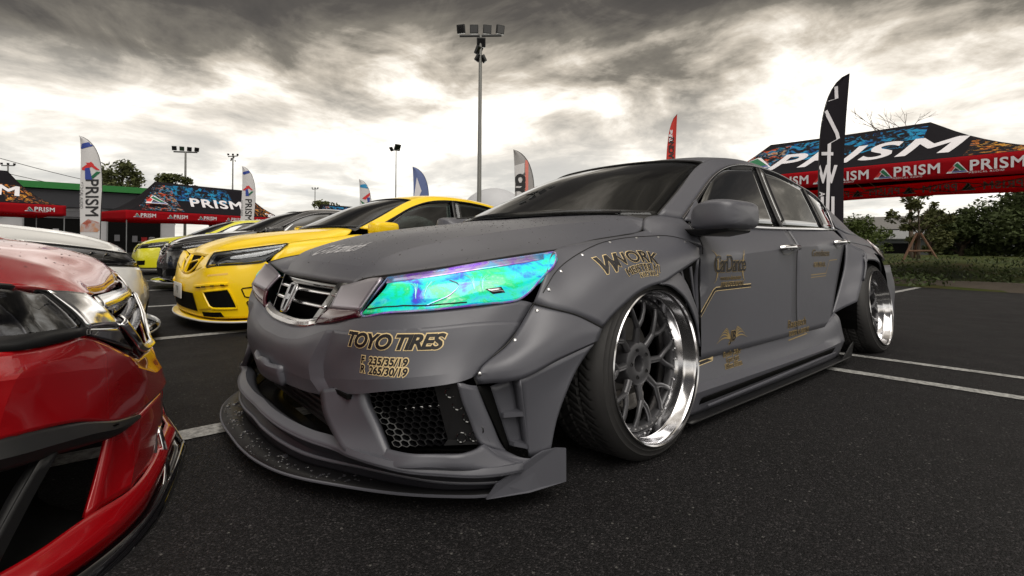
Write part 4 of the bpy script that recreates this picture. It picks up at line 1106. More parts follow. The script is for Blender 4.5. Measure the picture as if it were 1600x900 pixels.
    ax = Vector((.58, -.815, .03)).normalized(); ay = Vector((0, 0, 1))
    two('TOYO TIRES', .054, Vector((-.833, -.668, .465)), ax*1.10, ay, bb, .3, bold=.035, rim=.05, space=.86, name='tyre_sticker')
    two('F  235/35/19', .0275, Vector((-.836, -.660, .414)), ax*1.06, ay, bb, .1, bold=.035, rim=.085, name='size_sticker')
    two('R  265/30/19', .0275, Vector((-.834, -.660, .390)), ax*1.06, ay, bb, .1, bold=.035, rim=.085, name='size_sticker')
    fb = bvh_of([fend[0]])
    ax = Vector((1, -.03, .03)).normalized(); ay = Vector((.0, .35, .94)).normalized()
    two('WORK', .060, (-.095, -.93, .694), ax*1.2, ay, fb, 0, bold=.02, rim=.03, arc=.26, name='wheel_sticker', ray=(0, 1, -.3))
    two('W', .082, (-.226, -.93, .672), Vector((1, 0, .12)).normalized()*1.0, Vector((-.1, .3, .95)).normalized(), fb, .35, bold=.045, rim=.03, name='wheel_logo', ray=(0, 1, -.3))
    two('MEISTER M1', .036, (-.075, -.94, .654), ax*.98, ay, fb, 0, bold=.01, rim=.035, arc=.33, name='wheel_sticker', ray=(0, 1, -.3))
    two('F10.5 R11.5', .020, (-.055, -.945, .632), ax*1.1, ay, fb, 0, bold=.03, rim=.07, arc=.33, name='wheel_sticker', ray=(0, 1, -.3))
    hb = bvh_of([hood])
    decal('hood_script', text_mesh('C-Yoravich', .085, .4, .002, .92), HS_O, Vector((.12, -1, 0)).normalized(), Vector((1.0, .12, 0)).normalized()*1.3, 'decal_pale', root, hb, .0012, (0, 0, -1), cut=.04)
    db = bvh_of([fd[0], rd[0], skirt[0]])
    X = Vector((1, 0, .0)); Z = Vector((0, 0, 1)); Y = (0, 1, 0)
    two('CarDance', .105, (.715, -.87, .652), X*.80, Z, db, 0, 'decal_gold_fine', .012, .022, .82, name='door_sticker', ray=Y)
    for sg in (-1, 1):
        pts = [(sg*(.150-.028*math.sin(t)), .075*math.cos(t)) for t in [k*math.pi/8 for k in range(9)]]
        pts2 = [(x-sg*.012, y*.86) for x, y in pts][::-1]
        n = len(pts+pts2)
        decal('door_ornament', (pts+pts2, [(i, i+1, n-2-i, n-1-i) for i in range(8)]), (.715, -.87, .645), X*.98, Z, 'decal_gold_fine', root, db, .0016, Y)
    two('www.car-dance.com', .026, (.722, -.87, .592), X*.9, Z, db, 0, 'decal_gold_fine', .0, .05, name='door_sticker', ray=Y)
    two('AIRSUSPENTION', .033, (.735, -.87, .560), X*.95, Z, db, 0, 'decal_gold_fine', .0, .09, .9, name='door_sticker', ray=Y)
    def stripe(name, pts, wd, m, off):
        v, f = [], []
        P2 = [Vector((a, b)) for a, b in pts]
        for i, p in enumerate(P2):
            d = (P2[min(i+1, len(P2)-1)]-P2[max(i-1, 0)]).normalized(); n = Vector((-d.y, d.x)); v += [tuple(p+n*wd/2), tuple(p-n*wd/2)]
        f = [(2*i, 2*i+2, 2*i+3, 2*i+1) for i in range(len(P2)-1)]
        decal(name, (v, f), (0, -.87, 0), X, Z, m, root, db, off, Y, cut=.08)
    line = [(.455, .436), (.572, .540), (.59, .547), (.92, .549)]
    stripe('pinstripe_edge', line, .019, 'decal_gold', .0012); stripe('pinstripe', line, .012, 'decal_black', .0022)
    stripe('pinstripe_edge', [(.36, .238), (.56, .248)], .019, 'decal_gold', .0012); stripe('pinstripe', [(.36, .238), (.56, .248)], .012, 'decal_black', .0022)
    # winged crest
    for sg in (-1, 1):
        for k in range(5):
            a = .35+k*.28; Lh = .125-.014*k
            pts = [(sg*(.02+Lh*t*math.cos(a*.6)), .0+Lh*.42*math.sin(a)*math.sin(t*2.6)+(.012*k-.02)*t) for t in (0, .2, .4, .6, .8, 1.0)]
            v, f = [], []
            for i, (x, y) in enumerate(pts): v += [(x, y+.0045*(1-i/6)), (x, y-.0045*(1-i/6))]
            f = [(2*i, 2*i+2, 2*i+3, 2*i+1) for i in range(5)]
            decal('crest_wing', (v, f), (.735, -.87, .318), X, Z, 'decal_gold_fine', root, db, .0014, Y)
    two('JB', .06, (.735, -.87, .325), X, Z, db, .35, 'decal_gold_fine', .03, .04, name='crest_letter', ray=Y)
    for k, tx in enumerate(('Brembo Caliper', '6 pot 4 pot', '380mm 355mm')):
        two(tx, .030, (.735, -.87, .250-.026*k), X*.85, Z, db, 0, 'decal_gold_fine', .0, .08, name='brake_sticker', ray=Y)
    two('Racetech', .055, (1.47, -.87, .318), X*1.25, Z, db, .2, 'decal_gold_fine', .0, .05, name='rear_sticker', ray=Y)
    two('BODY & PAINT', .032, (1.50, -.87, .268), X*1.3, Z, db, 0, 'decal_gold_fine', .0, .09, name='rear_sticker', ray=Y)
    stripe('sticker_line', [(1.36, .235), (1.62, .245)], .006, 'decal_gold_fine', .0014)
    two('Goodness', .055, (1.83, -.87, .70), X*1.3, Z, db, .2, 'decal_gold_fine', .0, .03, name='rear_sticker', ray=Y)
    two('GENERAL', .036, (1.82, -.87, .632), X*1.3, Z, db, 0, 'decal_gold_fine', .0, .07, name='rear_sticker', ray=Y)
    stripe('sticker_line', [(1.68, .575), (1.93, .578), (1.985, .655), (2.13, .66)], .005, 'decal_gold_fine', .0014)
    stripe('sticker_line', [(1.68, .560), (1.93, .563)], .004, 'decal_gold_fine', .0014)
    return root
grey_car()

# ------------------------------------------------------------------ the other parked cars
def xform(root, loc, rz, s=1.0):
    root.location = loc; root.rotation_euler = (0, 0, rz); root.scale = (s, s, s)
ARCH = [(.345*math.cos(R(a)), .318+.345*math.sin(R(a))) for a in (205, 180, 155, 130, 105, 80, 55, 30, 5, -15)]
def std_fenders(root, paint, wmax=.905):
    R0 = [(-.505, .868, .565), (-.445, .862, .645), (-.352, .803, .713), (-.20, .787, .742), (-.03, .775, .762), (.12, .760, .778), (.22, .76, .795), (.33, .80, .800), (.42, .845, .77), (.462, .866, .60), (.455, .860, .25)]
    R1 = [(-.48, .876, .52), (-.40, .878, .60), (-.31, .862, .672), (-.19, .855, .71), (-.03, .850, .733), (.12, .848, .745), (.22, .850, .745), (.32, .858, .74), (.40, .866, .70), (.44, .868, .55), (.44, .862, .25)]
    R2 = [(-.46, .884, .42), (-.38, .890, .52), (-.29, .890, .60), (-.17, .888, .66), (-.03, .886, .685), (.11, .884, .69), (.20, .882, .67), (.28, .880, .63), (.36, .876, .55), (.40, .872, .44), (.40, .864, .24)]
    R3 = [(x*1.02, wmax-.004 if z > .25 else wmax-.02, z) for x, z in [ARCH[0]]+ARCH]
    for rs in (R3,): rs[0] = (-.345, wmax-.01, .19)
    both('front_fender', [([R0, R1, R2, R3], 40, 12)], paint, root, thick=.008)
    for s in (-1, 1):
        arch_liner(root, 0, .318, .37, .88, .55, s, -20, 200); arch_liner(root, 2.776, .318, .37, .88, .5, s, -20, 200)
    # rear quarter above and around the rear wheel
    A = [(2.776+.345*math.cos(R(a)), .318+.345*math.sin(R(a))) for a in (190, 165, 140, 115, 90, 65, 40, 15, -10)]
    both('rear_quarter', [([[(2.43, .77, .86), (2.62, .77, .85), (2.9, .76, .83), (3.2, .73, .805), (3.55, .68, .77)], [(2.34, .83, .80), (2.6, .83, .79), (2.9, .82, .78), (3.2, .79, .76), (3.60, .72, .70)],
                            [(2.30, .862, .70), (2.55, .87, .71), (2.8, .87, .71), (3.05, .86, .70), (3.5, .80, .60)], [(x, wmax-.005, z) for x, z in A]], 20, 12)], paint, root, thick=.01)
def std_sides(root, paint, handle_mat='chrome', mirrors=True):
    seamB = lambda z: 1.470+max(0, z-.70)*.35
    seamR = lambda z: 2.33-max(0, (.76-z))*.15 + max(0, .5-z)*.25*0
    both('front_door', [(r, a, b) for r, a, b in door_panel(lambda z: .465, lambda z: seamB(z)-.0025)], paint, root, thick=.012)
    both('rear_door', [(r, a, b) for r, a, b in door_panel(lambda z: seamB(z)+.0025, seamR)], paint, root, thick=.012)
    for s in (-1, 1):
        for x, z in ((1.335, .728), (2.16, .765)): handle(root, x, z, s, handle_mat)
    k = [[(.36, .868, .27), (1.3, .870, .27), (2.42, .868, .27)], [(.36, .885, .19), (1.3, .888, .19), (2.42, .885, .19)], [(.36, .87, .10), (1.3, .875, .10), (2.42, .87, .10)]]
    both('sill', [(k, 14, 8)], paint, root, thick=.008)
    both('rear_bumper', [([[(3.05, .86, .60), (3.45, .84, .60), (3.68, .76, .58), (3.80, .4, .58), (3.84, 0, .58)], [(3.10, .885, .40), (3.48, .86, .40), (3.72, .78, .40), (3.84, .4, .40), (3.88, 0, .40)], [(3.12, .87, .16), (3.45, .85, .16), (3.68, .77, .16), (3.79, .4, .16), (3.82, 0, .16)]], 18, 8)], paint, root, thick=.01)
    for s in (-1, 1):
        panel('tail_light', [grid([[(3.26, s*.735, .804), (3.50, s*.70, .778), (3.66, s*.61, .773)], [(3.24, s*.79, .755), (3.55, s*.76, .71), (3.72, s*.63, .70)], [(3.34, s*.83, .66), (3.62, s*.80, .60), (3.78, s*.64, .60)]], 8, 6)], 'red_lens', root, thick=.01)
def std_bumper(root, paint, top=None, rows=None, plan=1.0):
    T = top or ([(-.957, 0, .440), (-.955, .13, .443), (-.947, .26, .457), (-.936, .43, .491), (-.918, .60, .526), (-.878, .69, .539), (-.782, .775, .550), (-.652, .825, .560), (-.545, .860, .565), (-.46, .884, .47), (-.36, .893, .40)])
    r = rows or [T,
        [(-.985, 0, .40), (-.982, .15, .40), (-.970, .30, .41), (-.953, .45, .43), (-.932, .60, .445), (-.892, .70, .452), (-.79, .795, .46), (-.66, .848, .465), (-.55, .872, .465), (-.45, .887, .43), (-.355, .895, .36)],
        [(-1.0, 0, .31), (-.996, .15, .31), (-.984, .30, .31), (-.968, .45, .315), (-.943, .58, .32), (-.905, .70, .33), (-.825, .79, .335), (-.70, .85, .34), (-.58, .875, .34), (-.47, .889, .33), (-.350, .896, .30)],
        [(-.985, 0, .19), (-.981, .15, .19), (-.97, .30, .19), (-.955, .45, .19), (-.932, .58, .19), (-.893, .70, .19), (-.81, .80, .19), (-.69, .855, .19), (-.58, .88, .19), (-.46, .89, .20), (-.352, .895, .22)],
        [(-.975, 0, .11), (-.971, .15, .11), (-.96, .30, .11), (-.945, .45, .11), (-.92, .58, .11), (-.88, .70, .11), (-.80, .80, .11), (-.68, .855, .11), (-.57, .88, .11), (-.46, .885, .12), (-.37, .885, .14)]]
    return whole('bumper', [(r, 44, 24)], paint, root, thick=.008, sharp=30)
def inlay(root, name, pts, m, bv, off=.004, ray=None, cut=.06):
    """piece lying on the bumper skin, from an outline of 3-D points; follows the skin"""
    P = [Vector(p) for p in pts]; c = sum(P, Vector())/len(P); n = Vector()
    for a, b in zip(P, P[1:]+P[:1]): n += (a-c).cross(b-c)
    n.normalize(); out = Vector((c.x-.3, c.y, 0))
    if n.dot(out) < 0: n = -n
    ax = (P[1]-P[0]).normalized(); ay = n.cross(ax)
    v = [((p-c).dot(ax), (p-c).dot(ay)) for p in P]
    return decal(name, (v, [tuple(range(len(v)))]), c, ax, ay, m, root, bv, off, ray or -n, cut=cut)
LAMP = dict(
 ht=[(-.845, .622, .632), (-.742, .703, .652), (-.650, .742, .669), (-.503, .783, .690), (-.395, .797, .703), (-.352, .805, .708)],
 hm=[(-.892, .650, .580), (-.795, .755, .592), (-.690, .803, .605), (-.565, .842, .622), (-.47, .857, .640), (-.385, .848, .684)],
 hl=[(-.915, .600, .530), (-.878, .692, .543), (-.785, .778, .553), (-.655, .828, .564), (-.545, .860, .575), (-.452, .862, .640)])
def std_lamp(root, L=LAMP, lens='smoke_lens', back='gloss_black', drl=None):
    out = []
    for s in (-1, 1):
        h = empty('headlamp'); h.parent = root; out.append(h)
        sd_ = left if s < 0 else right
        rows = [L['ht'], L['hm'], L['hl']]
        rin = [[(x+.018, w-.022, z) for x, w, z in r] for r in rows]
        panel('lamp_housing', [grid(sd_(rin), 16, 8)], back, h, thick=.002, center=(0, 0, .4))
        panel('lens', [grid(sd_(rows), 20, 8)], lens, h, thick=.003, center=(0, 0, .4))
        for t in (.30, .62):
            c = lerp3(rows[1][1], rows[1][3], (t-.1)); r_ = .034
            c = (c[0]+.004, s*(c[1]-.012), c[2]+.004)
            n = Vector((-.75, s*.66, 0)).normalized()
            lathe('projector', [(.0, r_), (.006, r_*.9), (.012, r_*.78), (.008, r_*.5), (.004, .002)], 'chrome', h, c, -n, 24)
        d = drl or [lerp3(rows[1][k], rows[2][k], .82) for k in range(1, 5)]
        tube_obj('light_strip', crs([(x-.001+.012, s*(w-.012), z) for x, w, z in d], 16), .006, 'lamp_face', h, 6)
        fr = rows[0]+[rows[1][-1]]+rows[2][::-1]+[rows[1][0]]
        tube_obj('lamp_frame', crs([(x+.003, s*(w-.003), z) for x, w, z in fr+[fr[0]]], 60), .005, 'rubber_seal', h, 5)
    return out
def std_grille(root, bars=3, m='dark_chrome', surround='chrome', back='matte_black'):
    g = empty('grille'); g.parent = root
    box_obj('grille_back', (-.835, 0, .52), (.012, .70, .17), back, g)
    for k, z in enumerate((.570, .535, .500)[:bars]):
        w = .335-.03*k; x = -.872-(.60-z)*.50
        rows = [[(x+dx+.022*(y/.35)**2, y, z+dz) for y in (-w, -w/2, 0, w/2, w)] for dx, dz in ((.02, .012), (-.004, .011), (-.012, .001), (-.004, -.009), (.02, -.010))]
        panel('grille_bar', [grid(rows, 16, 6)], m, g, thick=.002, center=(0, 0, .5))
    cu = [(-.936, 0, .466), (-.935, .12, .468), (-.928, .215, .478), (-.917, .275, .492), (-.905, .315, .515)]
    cl = [(-.957, 0, .440), (-.955, .13, .443), (-.948, .25, .454), (-.943, .33, .472), (-.936, .40, .497)]
    cm = [lerp3(a, b, .6) for a, b in zip(cu, cl)]
    cm = [(x-.006, w, z) for x, w, z in cm]
    whole('grille_surround', [([cu, cm, cl], 20, 6)], surround, g, thick=.006, center=(0, 0, .45))
    return g
def garnish(root, m):
    ga = [[(-.872, .345, .592), (-.862, .45, .612), (-.850, .54, .628), (-.848, .612, .634)], [(-.898, .36, .560), (-.893, .46, .572), (-.888, .545, .580), (-.885, .605, .585)], [(-.918, .372, .528), (-.918, .46, .532), (-.918, .54, .537), (-.914, .592, .541)]]
    both('lamp_garnish', [(ga, 14, 8)], m, root, thick=.01, cx=0)
    we = [[(-.918, .372, .526), (-.919, .46, .530), (-.919, .54, .535), (-.914, .594, .538)], [(-.942, .30, .470), (-.940, .42, .490), (-.928, .53, .510), (-.917, .602, .527)]]
    both('garnish_wedge', [(we, 14, 4)], m, root, thick=.01, cx=0)
def hood_std(root, paint):
    return panel('hood', [grid(s(h), 12, 30) for s in (left, right) for h in (HOOD_IN, HOOD_OUT)], paint, root, thick=.012, sharp=40)
def std_splitter(root, m, z=.075, ext=.05, edge=None):
    out = [(-1.02-ext, 0, z), (-1.015-ext, .15, z), (-1.0-ext, .30, z), (-.975-ext, .45, z), (-.94-ext*.9, .60, z), (-.87-ext*.8, .74, z+.0), (-.76, .85, z), (-.60, .905, z), (-.42, .915, z)]
    inn = [(-.85, w*.7, z) for _, w, _ in out]
    whole('splitter', [([out, inn], 40, 3)], m, root, thick=.014, center=(-.6, 0, -3))
    if edge: tube_obj('splitter_edge', crs([(x-.002, -w, z-.006) for x, w, z in out[::-1]]+[(x-.002, w, z-.006) for x, w, z in out[1:]], 80), .007, edge, root, 6)
def std_wheels(root, rim='wheel_gunmetal', wf=.905):
    for x in (0, 2.776):
        for s in (-1, 1): wheel(root, x, wf, s, .03, detailed=False, rim=rim)
def wipers_etc(root): pass

def plain_car(label, paint, loc, rz, s=1.0, roof=None, rim='wheel_gunmetal', garn='chrome', hood_paint=None, split=None):
    root = empty('parked_car', (0, 0, 0), 0, label, 'car', 'show cars parked in the facing rows')
    hood_std(root, hood_paint or paint); cabin(root, paint, roof, belt='chrome'); std_fenders(root, paint); std_sides(root, paint); mirror_unit(root, paint, -1); mirror_unit(root, paint, 1)
    b = std_bumper(root, paint); std_lamp(root); std_grille(root); garnish(root, garn)
    bv = bvh_of([b])
    for sg in (-1, 1):
        inlay(root, 'lower_vent', [(-.93, sg*.60, .27), (-.80, sg*.81, .28), (-.80, sg*.80, .18), (-.92, sg*.60, .17)], 'matte_black', bv)
    inlay(root, 'air_intake', [(-.98, -.42, .27), (-.98, .42, .27), (-.97, .38, .14), (-.97, -.38, .14)], 'matte_black', bv, ray=(1, 0, 0))
    std_splitter(root, split or 'gloss_black', edge='silver_paint')
    std_wheels(root, rim)
    xform(root, loc, rz, s); return root

def yellow_car():
    P = 'yellow_paint'
    root = empty('parked_car', (0, 0, 0), 0, 'bright yellow saloon with dark headlamps and angular bumper ducts, beside the grey car', 'car', 'show cars parked in the facing rows')
    hood_std(root, P); cabin(root, P, trim='rubber_seal', glass='pale_glass', wsglass='tinted_glass', belt='rubber_seal'); std_fenders(root, P); std_sides(root, P, P)
    mirror_unit(root, P, -1); mirror_unit(root, P, 1)
    b = std_bumper(root, P); bv = bvh_of([b])
    L = dict(ht=[(-.868, .640, .628), (-.775, .715, .646), (-.650, .765, .667), (-.503, .805, .690), (-.41, .825, .703), (-.352, .833, .712)],
             hm=[(-.895, .640, .585), (-.81, .755, .588), (-.700, .812, .605), (-.575, .848, .625), (-.47, .860, .652), (-.385, .850, .695)],
             hl=[(-.918, .625, .512), (-.870, .712, .525), (-.775, .790, .535), (-.655, .838, .545), (-.560, .862, .558), (-.430, .866, .655)])
    std_lamp(root, L, 'clear_lens', 'black_plastic')
    ga = [[(-.872, .345, .592), (-.864, .45, .612), (-.860, .54, .628), (-.868, .632, .632)], [(-.90, .345, .56), (-.897, .46, .565), (-.895, .56, .575), (-.897, .634, .58)], [(-.945, .300, .458), (-.942, .40, .482), (-.930, .54, .508), (-.917, .618, .516)]]
    both('nose_panel', [(ga, 14, 8)], P, root, thick=.01, cx=0)
    g = empty('grille'); g.parent = root
    box_obj('grille_back', (-.845, 0, .52), (.012, .66, .16), 'matte_black', g)
    tube_obj('grille_frame', crs([(-.885, -.335, .590), (-.915, -.30, .53), (-.945, -.20, .468), (-.955, 0, .445), (-.945, .20, .468), (-.915, .30, .53), (-.885, .335, .590)], 40), .010, P, g, 8)
    for z, w, th in ((.556, .30, .009),):
        tube_obj('grille_bar', crs([(-.885-(.60-z)*.5, -w, z+.008), (-.90-(.60-z)*.5, -w*.4, z-.012), (-.905-(.60-z)*.5, 0, z-.03), (-.90-(.60-z)*.5, w*.4, z-.012), (-.885-(.60-z)*.5, w, z+.008)], 24), th, P, g, 8)
    polyplate('grille_centre', [(-.955, -.035, .45), (-.955, .035, .45), (-.915, .045, .56), (-.895, .02, .60), (-.895, -.02, .60), (-.915, -.045, .56)], .02, P, g)
    for s in (-1, 1):
        d = empty('corner_duct'); d.parent = root
        q = [(-.930, s*.615, .318), (-.795, s*.808, .345), (-.736, s*.843, .190), (-.905, s*.700, .188)]
        inlay(d, 'duct_opening', q, 'matte_black', bv, .004)
        bvq = bv
        def sk(pts, off):
            r = []
            for p in crs(pts, 18, True):
                h, n, _, _ = bvq.find_nearest(p); n = n if n.dot(Vector((-.5, s*.7, 0))) > 0 else -n
                r.append(h+n*off)
            return r
        tube_obj('duct_rim', sk(q+[q[0]], .004), .009, P, d, 6)
        # sloped inner cheek of the duct and the scalloped bar above it
        inlay(d, 'duct_cheek', [(-.958, s*.49, .315), (-.930, s*.615, .318), (-.905, s*.700, .188), (-.952, s*.54, .17), (-.955, s*.50, .25)], P, bv, .010)
        tube_obj('duct_bar', sk([(-.955, s*.48, .352), (-.80, s*.805, .385)], .004), .013, P, d, 6)
        for k in range(4):
            c = lerp3((-.94, s*.56, .345), (-.82, s*.78, .372), k/3); h, n, _, _ = bv.find_nearest(Vector(c))
            box_obj('bar_slot', h+Vector((-.016, s*.012, .004)), (.006, .03, .009), 'matte_black', d, Matrix.Rotation(-s*.7, 3, 'Z'))
        for a in ([(-.56, .873, .362), (-.718, .850, .347), (-.690, .855, .278), (-.57, .873, .262)], [(-.565, .873, .246), (-.680, .857, .240), (-.650, .862, .172), (-.58, .873, .157)]):
            tube_obj('side_slot', sk([(x, s*w, z) for x, w, z in a], .001), .005, 'matte_black', d, 6)
        inlay(d, 'low_slot', [(-.941, s*.573, .152), (-.842, s*.77, .160), (-.824, s*.791, .121), (-.935, s*.593, .114)], 'matte_black', bv, .004)
    inlay(root, 'air_intake', [(-.98, -.43, .295), (-.98, .43, .295), (-.97, .49, .15), (-.97, -.49, .15)], 'matte_black', bv, ray=(1, 0, 0))
    pl = box_obj('number_plate', (-1.012, 0, .295), (.008, .34, .13), 'plate_white', root, bev=.003)
    decal('plate_characters', text_mesh('7 9', .09, 0, .002), (-1.0175, 0, .295), (0, -1, 0), (0, 0, 1), 'decal_black', pl)
    inlay(root, 'bumper_smear', [(-.915, -.66, .455), (-.80, -.79, .472), (-.80, -.79, .457), (-.915, -.66, .440)], mat('faded_sticker', (.86, .55, .12), .5), bv, .002)
    std_splitter(root, P, z=.088, ext=.0, edge='plate_white')
    std_wheels(root)
    xform(root, (.118, 3.39, .016), .04, 1.006); return root

def red_car():
    P = 'red_paint'
    root = empty('parked_car', (0, 0, 0), 0, 'glossy dark red saloon in the left foreground, its nose with silver garnish pointing right', 'car', 'show cars parked in the facing rows')
    hr_in = [[(-0.854, 0, 0.594), (-0.852, .12, 0.594), (-0.849, .25, 0.598), (-0.830, .40, 0.604)],
             [(-0.842, 0, 0.648), (-0.831, .15, 0.646), (-0.818, .29, 0.644), (-0.812, .42, 0.638)],
             [(-0.798, 0, 0.688), (-0.784, .16, 0.687), (-0.766, .31, 0.681), (-0.766, .455, 0.672)],
             [(-0.690, 0, 0.728), (-0.674, .18, 0.725), (-0.666, .35, 0.719), (-0.693, .50, 0.701)],
             [(-0.550, 0, 0.754), (-0.545, .2, 0.753), (-0.548, .4, 0.746), (-0.616, .555, 0.721)]] + [[a, lerp3(a, b, .5), b, c] for a, b, c in HOOD_IN[5:]]
    hr_out = [[(-0.830, .40, 0.604), (-0.837, .45, 0.608), (-0.827, .50, 0.614)],
              [(-0.812, .42, 0.638), (-0.813, .50, 0.630), (-0.798, .57, 0.624)],
              [(-0.766, .455, 0.672), (-0.775, .55, 0.655), (-0.772, .62, 0.635)],
              [(-0.693, .50, 0.701), (-0.717, .62, 0.676), (-0.734, .73, 0.655)],
              [(-0.616, .555, 0.721), (-0.620, .68, 0.697), (-0.598, .785, 0.672)]] + HOOD_OUT[5:]
    panel('hood', [grid(s(h), 14, 40) for s in (left, right) for h in (hr_in, hr_out)], P, root, thick=.012, sharp=30)
    cabin(root, P); std_fenders(root, P); std_sides(root, P); mirror_unit(root, P, -1); mirror_unit(root, P, 1)
    top = [(-0.948, 0, 0.380), (-0.936, .12, 0.386), (-0.923, .28, 0.401), (-0.896, .42, 0.449), (-0.862, .55, 0.501), (-0.836, .63, 0.531), (-0.809, .70, 0.529), (-0.780, .76, 0.532), (-0.738, .82, 0.538), (-0.590, .870, 0.560), (-0.511, .882, 0.569)]
    tm = [(-0.967, 0, 0.342), (-0.951, .12, 0.345), (-0.934, .28, 0.374), (-0.911, .40, 0.429), (-0.876, .53, 0.470), (-0.839, .64, 0.492), (-0.813, .71, 0.498), (-0.780, .78, 0.506), (-0.726, .835, 0.515), (-0.584, .878, 0.538), (-0.506, .886, 0.550)]
    cr = [(-0.982, 0, 0.310), (-0.968, .10, 0.318), (-0.945, .27, 0.363), (-0.907, .43, 0.414), (-0.868, .58, 0.443), (-0.829, .68, 0.463), (-0.793, .76, 0.477), (-0.747, .83, 0.488), (-0.675, .862, 0.492), (-0.567, .888, 0.516), (-0.48, .892, .53)]
    m1 = [(-0.985, 0, 0.292), (-0.973, .10, 0.299), (-0.947, .27, 0.337), (-0.910, .43, 0.383), (-0.871, .58, 0.411), (-0.831, .68, 0.429), (-0.793, .76, 0.442), (-0.747, .83, 0.450), (-0.665, .864, 0.457), (-0.561, .889, 0.482), (-0.46, .893, .49)]
    m2 = [(-0.995, 0, 0.255), (-0.982, .10, 0.254), (-0.953, .27, 0.265), (-0.921, .42, 0.273), (-0.882, .57, 0.307), (-0.840, .68, 0.352), (-0.799, .755, 0.371), (-0.742, .825, 0.380), (-0.654, .868, 0.388), (-0.556, .89, 0.403), (-0.44, .895, .41)]
    up = panel('bumper', [grid(s(r), 40, n) for s in (left, right) for r, n in (([top, tm, cr], 8), ([cr, m1, m2], 14))], P, root, thick=.008, sharp=12, crease=[Vector((x, y*sg, z)) for sg in (-1, 1) for x, y, z in [tuple(v) for v in crs(cr, 40)]])
    # narrow pillar inboard of the big opening, front face and cheek
    pf_o = [(-0.995, 0, 0.255), (-1.000, 0, 0.171), (-0.995, 0, 0.118)]
    a0 = [(-0.982, .10, 0.253), (-0.985, .12, 0.179), (-0.976, .15, 0.116)]
    a1 = [(-0.953, .27, 0.263), (-0.961, .28, 0.188), (-0.960, .32, 0.112)]
    a2 = [(-0.928, .40, 0.267), (-0.929, .44, 0.201), (-0.918, .53, 0.124)]
    a3 = [(-0.879, .575, 0.293), (-0.864, .61, 0.215), (-0.845, .66, 0.134)]
    both('bumper_pillar', [([a0, a1, a2], 12, 10), ([a2, a3], 12, 5)], P, root, thick=.008, cx=-.3, sharp=15)
    # black trim blade along the top of the opening with its forked leg
    t0 = [(-0.933, .385, 0.267), (-0.887, .555, 0.308), (-0.842, .672, 0.350), (-0.800, .752, 0.370), (-0.745, .822, 0.382), (-0.654, .866, 0.390), (-0.556, .888, 0.405)]
    t1 = [(-0.936, .385, 0.261), (-0.898, .555, 0.288), (-0.858, .68, 0.321), (-0.813, .765, 0.338), (-0.757, .835, 0.349), (-0.663, .876, 0.355), (-0.555, .896, 0.372)]
    t2 = [(-0.931, .39, 0.255), (-0.892, .555, 0.271), (-0.847, .68, 0.298), (-0.802, .755, 0.313), (-0.748, .82, 0.321), (-0.655, .862, 0.326), (-0.556, .885, 0.344)]
    both('intake_trim', [([t0, t1], 24, 5), ([t1, t2], 24, 4)], 'black_plastic', root, thick=.006, sharp=15, cx=0)
    both('trim_leg', [([[(-0.811, .752, 0.317), (-0.778, .775, 0.246), (-0.734, .81, 0.140)], [(-0.789, .772, 0.319), (-0.756, .80, 0.247), (-0.710, .835, 0.140)]], 8, 4),
                      ([[(-0.811, .752, 0.317), (-0.778, .775, 0.246), (-0.734, .81, 0.140)], [(-0.774, .745, 0.312), (-0.740, .765, 0.248), (-0.704, .80, 0.142)]], 8, 4)], 'black_plastic', root, thick=.004, cx=0)
    for s in (-1, 1):
        b = [[(-0.897, .56, 0.301), (-0.746, .80, 0.343), (-0.528, .88, 0.377)], [(-0.742, .50, 0.307), (-0.650, .66, 0.332), (-0.5, .78, .36)], [(-0.742, .50, 0.128), (-0.650, .66, 0.122), (-0.5, .78, .15)], [(-0.855, .64, 0.124), (-0.738, .78, 0.109), (-0.528, .87, 0.145)]]
        panel('intake_box', [grid([[(x, s*w, z) for x, w, z in r] for r in b], 8, 12, True)], 'matte_black', root, thick=.003, flip=True)
    # lower lip, chrome accent blades, splitter
    l0 = [(-0.995, 0, 0.118), (-0.977, .15, 0.116), (-0.960, .32, 0.112), (-0.918, .53, 0.122), (-0.845, .66, 0.134), (-0.772, .76, 0.127), (-0.701, .82, 0.125), (-0.590, .87, 0.144), (-0.45, .89, .17)]
    l1 = [(-1.022, 0, 0.091), (-1.004, .15, 0.088), (-0.980, .33, 0.085), (-0.946, .50, 0.085), (-0.880, .655, 0.085), (-0.797, .765, 0.083), (-0.710, .835, 0.085), (-0.589, .885, 0.106), (-0.45, .90, .13)]
    l2 = [(-1.016, 0, 0.038), (-0.998, .15, 0.035), (-0.972, .33, 0.032), (-0.936, .50, 0.031), (-0.871, .64, 0.034), (-0.789, .75, 0.039), (-0.701, .82, 0.043), (-0.590, .875, 0.066), (-0.45, .89, .09)]
    whole('front_lip', [([l0, l1, l2], 40, 8)], P, root, thick=.006, center=(0, 0, .15), sharp=20)
    l3 = [(-1.053, 0, 0.021), (-1.035, .15, 0.018), (-1.009, .33, 0.014), (-0.973, .50, 0.010), (-0.907, .65, 0.008), (-0.818, .77, 0.008), (-0.720, .84, 0.011), (-0.600, .89, 0.030), (-0.45, .90, .06)]
    whole('splitter', [([l2, l3], 40, 3), ([l3, [(x+.01, w-.01, .045) for x, w, z in l3]], 40, 2)], 'gloss_black', root, thick=.004, center=(0, 0, -1))
